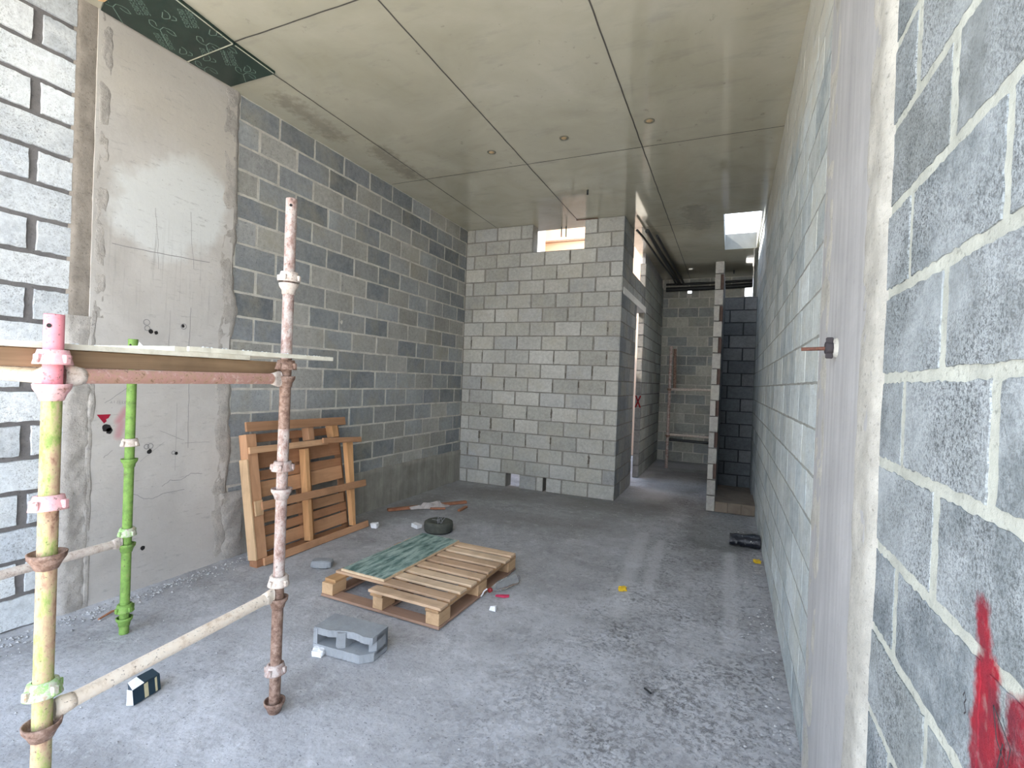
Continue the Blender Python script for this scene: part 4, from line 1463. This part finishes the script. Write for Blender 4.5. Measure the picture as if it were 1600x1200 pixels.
tag(mb.build('black_film_roll', [M_black], loc=(.19, 5.45, 0)), 'crumpled black plastic roll on the floor against the right wall', 'plastic')

# loose gravel and crumbs, nobody could count them
mb = MB()
r3 = random.Random(11)
GZ = [(-2.62, -1.36, 2.58, 3.85), (-3.56, -3.2, 2.72, 4.2), (-3.6, -2.78, 4.6, 5.6), (.0, .34, 5.3, 5.6), (-2.98, -2.4, 4.1, 4.55), (-2.15, -1.65, 2.0, 2.4), (-3.1, -2.8, 2.9, 3.2), (-2.6, -2.4, 1.35, 1.6)]
for q in range(1500):
    if q < 620:
        x, y = XL + .06 + abs(r3.gauss(0, .10)), r3.uniform(.9, 3.2)
        s_ = r3.uniform(.003, .013)
    elif q < 900:
        x, y = XR - .03 - abs(r3.gauss(0, .10)), r3.uniform(1.2, 6.0)
        s_ = r3.uniform(.003, .010)
    elif q < 1150:
        x, y = r3.uniform(-.9, .3), r3.uniform(1.5, 6.5)
        s_ = r3.uniform(.002, .006)
    else:
        x, y = r3.uniform(XL + .1, XR - .1), r3.uniform(.9, 6.5)
        s_ = r3.uniform(.002, .007)
    if any(a < x < b and c < y < d for a, b, c, d in GZ):
        continue
    v = r3.uniform(.7, 1.3)
    P = [Vector((x, y, 0)) + Vector((a * s_ * r3.uniform(.7, 1.3), b * s_ * r3.uniform(.7, 1.3), c * s_ * r3.uniform(.6, 1.1))) for a, b, c in ((1, 0, .3), (0, 1, .3), (-1, 0, .3), (0, -1, .3), (0, 0, 1.0), (0, 0, -.4))]
    mb.add(P, [(0, 1, 4), (1, 2, 4), (2, 3, 4), (3, 0, 4), (1, 0, 5), (2, 1, 5), (3, 2, 5), (0, 3, 5)], 0, (.42 * v, .42 * v, .43 * v))
tg = NT('gravel')
g_ = mb.build('gravel', [tg.done(tg.attr(), .9, .2)])
tag(g_, 'loose gravel and mortar crumbs scattered over the floor', 'gravel', kind='stuff')

# ================================================================== ceiling things
M_film = (lambda t: (t.done(t.mix(t.ramp(t.noise(3, 4), .3, .7), lin(32, 46, 42), lin(38, 58, 50)), .35, .45)))(NT('green_film_ceiling'))
M_print = mat_plain('print_pale_green', lin(120, 142, 132), .6, .3, .2, 60)
M_plyedge2 = mat_concrete('ply_edge_chipped', lin(176, 186, 170), lin(206, 204, 184), 20)
Zp = 3.781


def fpanel(poly, label):
    root = empty('formwork_panel', ((poly[0][0] + poly[2][0]) / 2, (poly[0][1] + poly[2][1]) / 2, Zp), label, 'formwork panel')
    return root


p1 = fpanel([(-3.70, 1.80), (-3.60, 1.77), (-3.12, 1.74), (-3.185, 2.325), (-3.69, 2.345)], 'green film faced panel stuck on the ceiling, the nearer one')
p2 = fpanel([(-3.69, 2.352), (-3.185, 2.332), (-3.20, 2.672), (-3.68, 2.672)], 'green film faced panel stuck on the ceiling, the farther one')
leaf = [(-3.511, 2.02), (-3.485, 1.995), (-3.481, 1.976), (-3.498, 1.964), (-3.528, 1.986), (-3.539, 2.01), (-3.538, 2.031), (-3.527, 2.05), (-3.482, 2.043), (-3.466, 2.068), (-3.464, 2.097), (-3.488, 2.131), (-3.501, 2.116), (-3.5, 2.092), (-3.494, 2.07)]
stem = [(-3.530, 2.052), (-3.565, 2.09), (-3.600, 2.127), (-3.64, 2.172)]
dee = [(-3.341, 1.953), (-3.392, 1.981), (-3.395, 1.995), (-3.36, 2.008), (-3.332, 1.993), (-3.315, 1.97), (-3.314, 1.945)]
curl = [(-3.362, 2.019), (-3.337, 2.036), (-3.317, 2.021), (-3.315, 1.999)]


def inside(poly, p):
    c = False
    for (a, b) in zip(poly, poly[1:] + poly[:1]):
        if (a[1] > p[1]) != (b[1] > p[1]) and p[0] < (b[0] - a[0]) * (p[1] - a[1]) / (b[1] - a[1]) + a[0]:
            c = not c
    return c


def prints(root, poly, leaves, texts, dees):
    mb = MB()
    mb.prism([(x, y, Zp) for x, y in poly], (0, 0, HC - Zp - .0005), 0)

    def stroke(pts, dx, dy, wd=.0048):
        run = []
        for (x, y) in [(x + dx, y + dy) for x, y in pts]:
            if inside(poly, (x, y)):
                run.append((x, y, Zp - .0006))
            else:
                if len(run) > 1:
                    mb.ribbon(run, wd, (0, 0, -1), 1)
                run = []
        if len(run) > 1:
            mb.ribbon(run, wd, (0, 0, -1), 1)

    def dense(pts):
        out = []
        for a, b in zip(pts, pts[1:]):
            for i in range(4):
                out.append((a[0] + (b[0] - a[0]) * i / 4, a[1] + (b[1] - a[1]) * i / 4))
        return out + [pts[-1]]
    for (x, y) in leaves:
        stroke(dense(leaf), x + 3.529, y - 2.047)
        stroke(dense(stem), x + 3.529, y - 2.047)
    d1 = Vector((-.66, .75)).normalized()
    n1 = Vector((d1.y, -d1.x))
    rr = random.Random(2)
    for (x, y) in texts:
        for row in (0, 1):
            for k in range(6):
                o = Vector((x, y)) + d1 * (k * .030 + row * .012) + n1 * (row * -.046)
                g = [(0, 0), (.018, .0), (.018, .016), (.0, .016), (.0, .032), (.018, .032)] if (k + row) % 3 == 0 else ([(0, .032), (0, 0), (.018, .0), (.018, .032), (.003, .018)] if (k + row) % 3 == 1 else [(.018, .03), (.002, .032), (0, .002), (.018, 0), (.016, .016), (.006, .016)])
                stroke(dense([tuple(o + d1 * a + n1 * b) for a, b in g]), 0, 0, .0034)
    for (x, y) in dees:
        stroke(dense(dee), x + 3.346, y - 1.999)
        stroke(dense(curl), x + 3.346, y - 1.999)
    mb.build('panel', [M_film, M_print], root)


P1 = [(-3.70, 1.80), (-3.60, 1.77), (-3.12, 1.74), (-3.185, 2.325), (-3.69, 2.345)]
P2 = [(-3.69, 2.352), (-3.185, 2.332), (-3.20, 2.672), (-3.68, 2.672)]
prints(p1, P1, [(-3.529, 2.047), (-3.387, 2.263), (-3.594, 1.807)], [(-3.56, 2.075), (-3.36, 1.80), (-3.18, 1.99), (-3.415, 2.29)], [(-3.346, 1.999), (-3.207, 2.213), (-3.60, 2.27)])
prints(p2, P2, [(-3.30, 2.32), (-3.659, 2.436), (-3.44, 2.59)], [(-3.30, 2.36)], [(-3.51, 2.381), (-3.345, 2.577)])
for root, seq in ((p1, [((-3.13, 1.76), (-3.187, 2.32)), ((-3.69, 2.340), (-3.19, 2.322))]), (p2, [((-3.187, 2.34), (-3.20, 2.665))])):
    mb = MB()
    for a, b in seq:
        run = []
        for i in range(15):
            t = i / 14
            run.append((a[0] + (b[0] - a[0]) * t - .006, a[1] + (b[1] - a[1]) * t, Zp - .0006))
        mb.ribbon(run, .010, (0, 0, -1), 0)
    mb.build('chipped_edge', [M_plyedge2], root)

mb = MB()
mb.prism([(-3.625, 1.748, Zp + .0005), (-3.47, 1.738, Zp + .0005), (-3.47, 1.758, Zp + .0005), (-3.60, 1.768, Zp + .0005)], (0, 0, .017), 0)
mb.build('splintered_edge', [mat_plain('raw_wood_edge', lin(214, 178, 132), .8, .2)], p1)
M_brass = mat_plain('outlet_brass', lin(180, 156, 120), .5, .4, .2)
M_outlet = mat_plain('outlet_grey', lin(120, 118, 104), .5, .4, .2)
for (x, y, lb) in [(-2.24, 4.39, 'round outlet box in the ceiling, leftmost of the three'), (-1.48, 4.35, 'round outlet box in the ceiling, middle of the three'), (-.71, 4.30, 'round outlet box in the ceiling, rightmost of the three')]:
    r_ = empty('ceiling_outlet', (x, y, HC - .001), lb, 'outlet', 'round outlets in the ceiling')
    mb = MB()
    mb.lathe([(.044, .0), (.044, -.004), (.034, -.005), (.030, -.001)], (x, y, HC - .0015), 24, 0)
    mb.build('rim', [M_outlet], r_)
    mb = MB()
    mb.lathe([(.026, -.001), (.022, -.006), (.008, -.009), (0, -.009)], (x, y, HC - .0015), 20, 0)
    mb.build('cover', [M_brass], r_)

M_pipe = mat_plain('black_pipe', (.018, .02, .022), .5, .4, .2)
for (pts, r, lb) in [
        ([(-1.26, 6.98, 3.70), (-1.24, 7.4, 3.715), (-1.19, 9, 3.72), (-1.12, 10.2, 3.70), (-1.10, 10.73, 3.67)], .016, 'thin black conduit along the passage ceiling, nearest the side wall'),
        ([(-1.15, 7.15, 3.73), (-1.12, 8.5, 3.725), (-1.06, 10.0, 3.70), (-1.02, 10.71, 3.66)], .030, 'thick black pipe along the passage ceiling, middle of the bundle'),
        ([(-1.06, 7.5, 3.75), (-1.03, 8.8, 3.74), (-.98, 10.2, 3.72), (-.95, 10.73, 3.68)], .020, 'black conduit along the passage ceiling, right of the thick pipe'),
        ([(-1.30, 10.80, 3.57), (-.5, 10.80, 3.575), (.32, 10.80, 3.60)], .045, 'thick black pipe crossing the top of the end wall'),
        ([(-1.30, 10.78, 3.67), (-.5, 10.78, 3.67), (.32, 10.78, 3.69)], .022, 'thin black pipe crossing the end wall just under the ceiling')]:
    mb = MB()
    mb.tube(pts, r, 14, 0)
    tag(mb.build('conduit_pipe', [M_pipe], loc=pts[0]), lb, 'pipe', 'black pipes in the passage')

M_rebar = mat_flaky('rebar_rust', [(.3, lin(60, 40, 34)), (.5, lin(104, 66, 54)), (.7, lin(130, 90, 74))], 60)
for (pts, r, lb) in [
        ([(-2.315, 6.85, 3.80), (-2.315, 6.85, 3.655)], .008, 'left of two short dark rods hanging in the wall notch'),
        ([(-2.245, 6.85, 3.80), (-2.245, 6.85, 3.65)], .008, 'right of two short dark rods hanging in the wall notch'),
        ([(-1.60, 5.62, 3.80), (-1.60, 5.62, 3.745)], .010, 'short black rod stub in the ceiling above the wall notch'),
        ([(-.013, 10.3, 3.80), (-.013, 10.3, 3.735)], .014, 'short black rod stub in the ceiling near the end wall'),
        ([(-2.02, 6.60, 3.792), (-1.72, 6.60, 3.789)], .006, 'thin rusty rod along the ceiling at the right of the notch')]:
    mb = MB()
    mb.tube(pts, r, 10, 0)
    tag(mb.build('rebar_stub', [M_pipe if 'black' in lb or 'dark' in lb else M_rebar], loc=pts[0]), lb, 'rod', 'rod stubs at the ceiling')

# form tie left in the right column
ft = empty('form_tie', (XR - .012, 1.98, 1.71), 'rusty form tie with nut sticking out of the right column', 'tie')
mb = MB()
mb.tube([(XR - .005, 1.985, 1.712), (XR - .115, 2.0, 1.708)], .0065, 10, 0)
mb.build('rod', [M_rebar], ft)
mb = MB()
MN = Matrix.Translation((XR - .032, 1.985, 1.712)) @ Matrix.Rotation(math.pi / 2, 4, 'Y')
mb.lathe([(0, -.014), (.020, -.014), (.021, .010), (.014, .014), (0, .014)], (0, 0, 0), 8, 0, None)
for k in range(2):
    mb.bbox(-.036 if k else .012, -.012 if k else .036, -.006, .006, -.012, .010, .003, 0)
mb.v = [tuple(MN @ Vector(p)) for p in mb.v]
mb.build('wing_nut', [M_ink], ft)
mb = MB()
mb.lathe([(.034, 0), (.030, .010), (.012, .012)], (0, 0, 0), 14, 0)
mb.v = [tuple(Matrix.Translation((XR - .012, 1.985, 1.712)) @ Matrix.Rotation(-math.pi / 2, 4, 'Y') @ Vector(p)) for p in mb.v]
mb.build('washer', [M_render_r], ft)

# small scaffold frame at the end of the passage
sf = empty('scaffold', (-.7, 9.87, 0), 'rusty scaffold frame standing at the far end of the passage', 'scaffold')
YS = 9.87
mb = MB()
mb.tube([(-1.054, YS, 0), (-1.05, YS, 2.32)], .028, 14, 0)
pst = mb.build('standard', [M_pole_m], sf)
for z in (.62, 1.5):
    mb = MB()
    mb.lathe([(.026, -.03), (.045, -.005), (.046, .012), (.026, .012)], (-1.052, YS, z), 16, 0)
    mb.build('bottom_cup', [M_rust], pst)
mb = MB()
mb.tube([(-.965, YS + .05, 1.5), (-.985, YS + .05, 2.27)], .028, 14, 0)
mb.build('standard', [M_rust], sf)
mb = MB()
mb.tube([(.0 - .33, YS + .9, 0), (-.33, YS + .9, 1.6)], .026, 14, 0)
mb.build('standard', [M_rust], sf)
for (z0, z1, m_) in [(1.50, 1.515, M_cupwhite), (.64, .64, M_cupwhite)]:
    mb = MB()
    mb.tube([(-1.02, YS, z0), (-.30, YS, z1)], .024, 14, 0)
    mb.build('ledger', [m_], sf)
mb = MB()
mb.tube([(-1.02, YS, .545), (-.30, YS, .535)], .026, 14, 0)
mb.build('ledger', [M_pipe], sf)

# small bits on the floor
mb = MB()
mb.tube([(-3.46, 1.77, .012), (-3.49, 1.85, .016), (-3.506, 1.92, .010)], [.006, .008, .005], 7, 0)
tag(mb.build('wood_splinter', [M_red_wood], loc=(-3.49, 1.85, 0)), 'brown wood splinter on the floor at the foot of the green post', 'timber')
mb = MB()
mb.tube([(-.343, 2.624, .006), (-.307, 2.596, .006)], .005, 8, 0)
tag(mb.build('twig', [M_pipe], loc=(-.325, 2.61, 0)), 'tiny dark twig on the floor near the front, toward the right wall', 'twig')
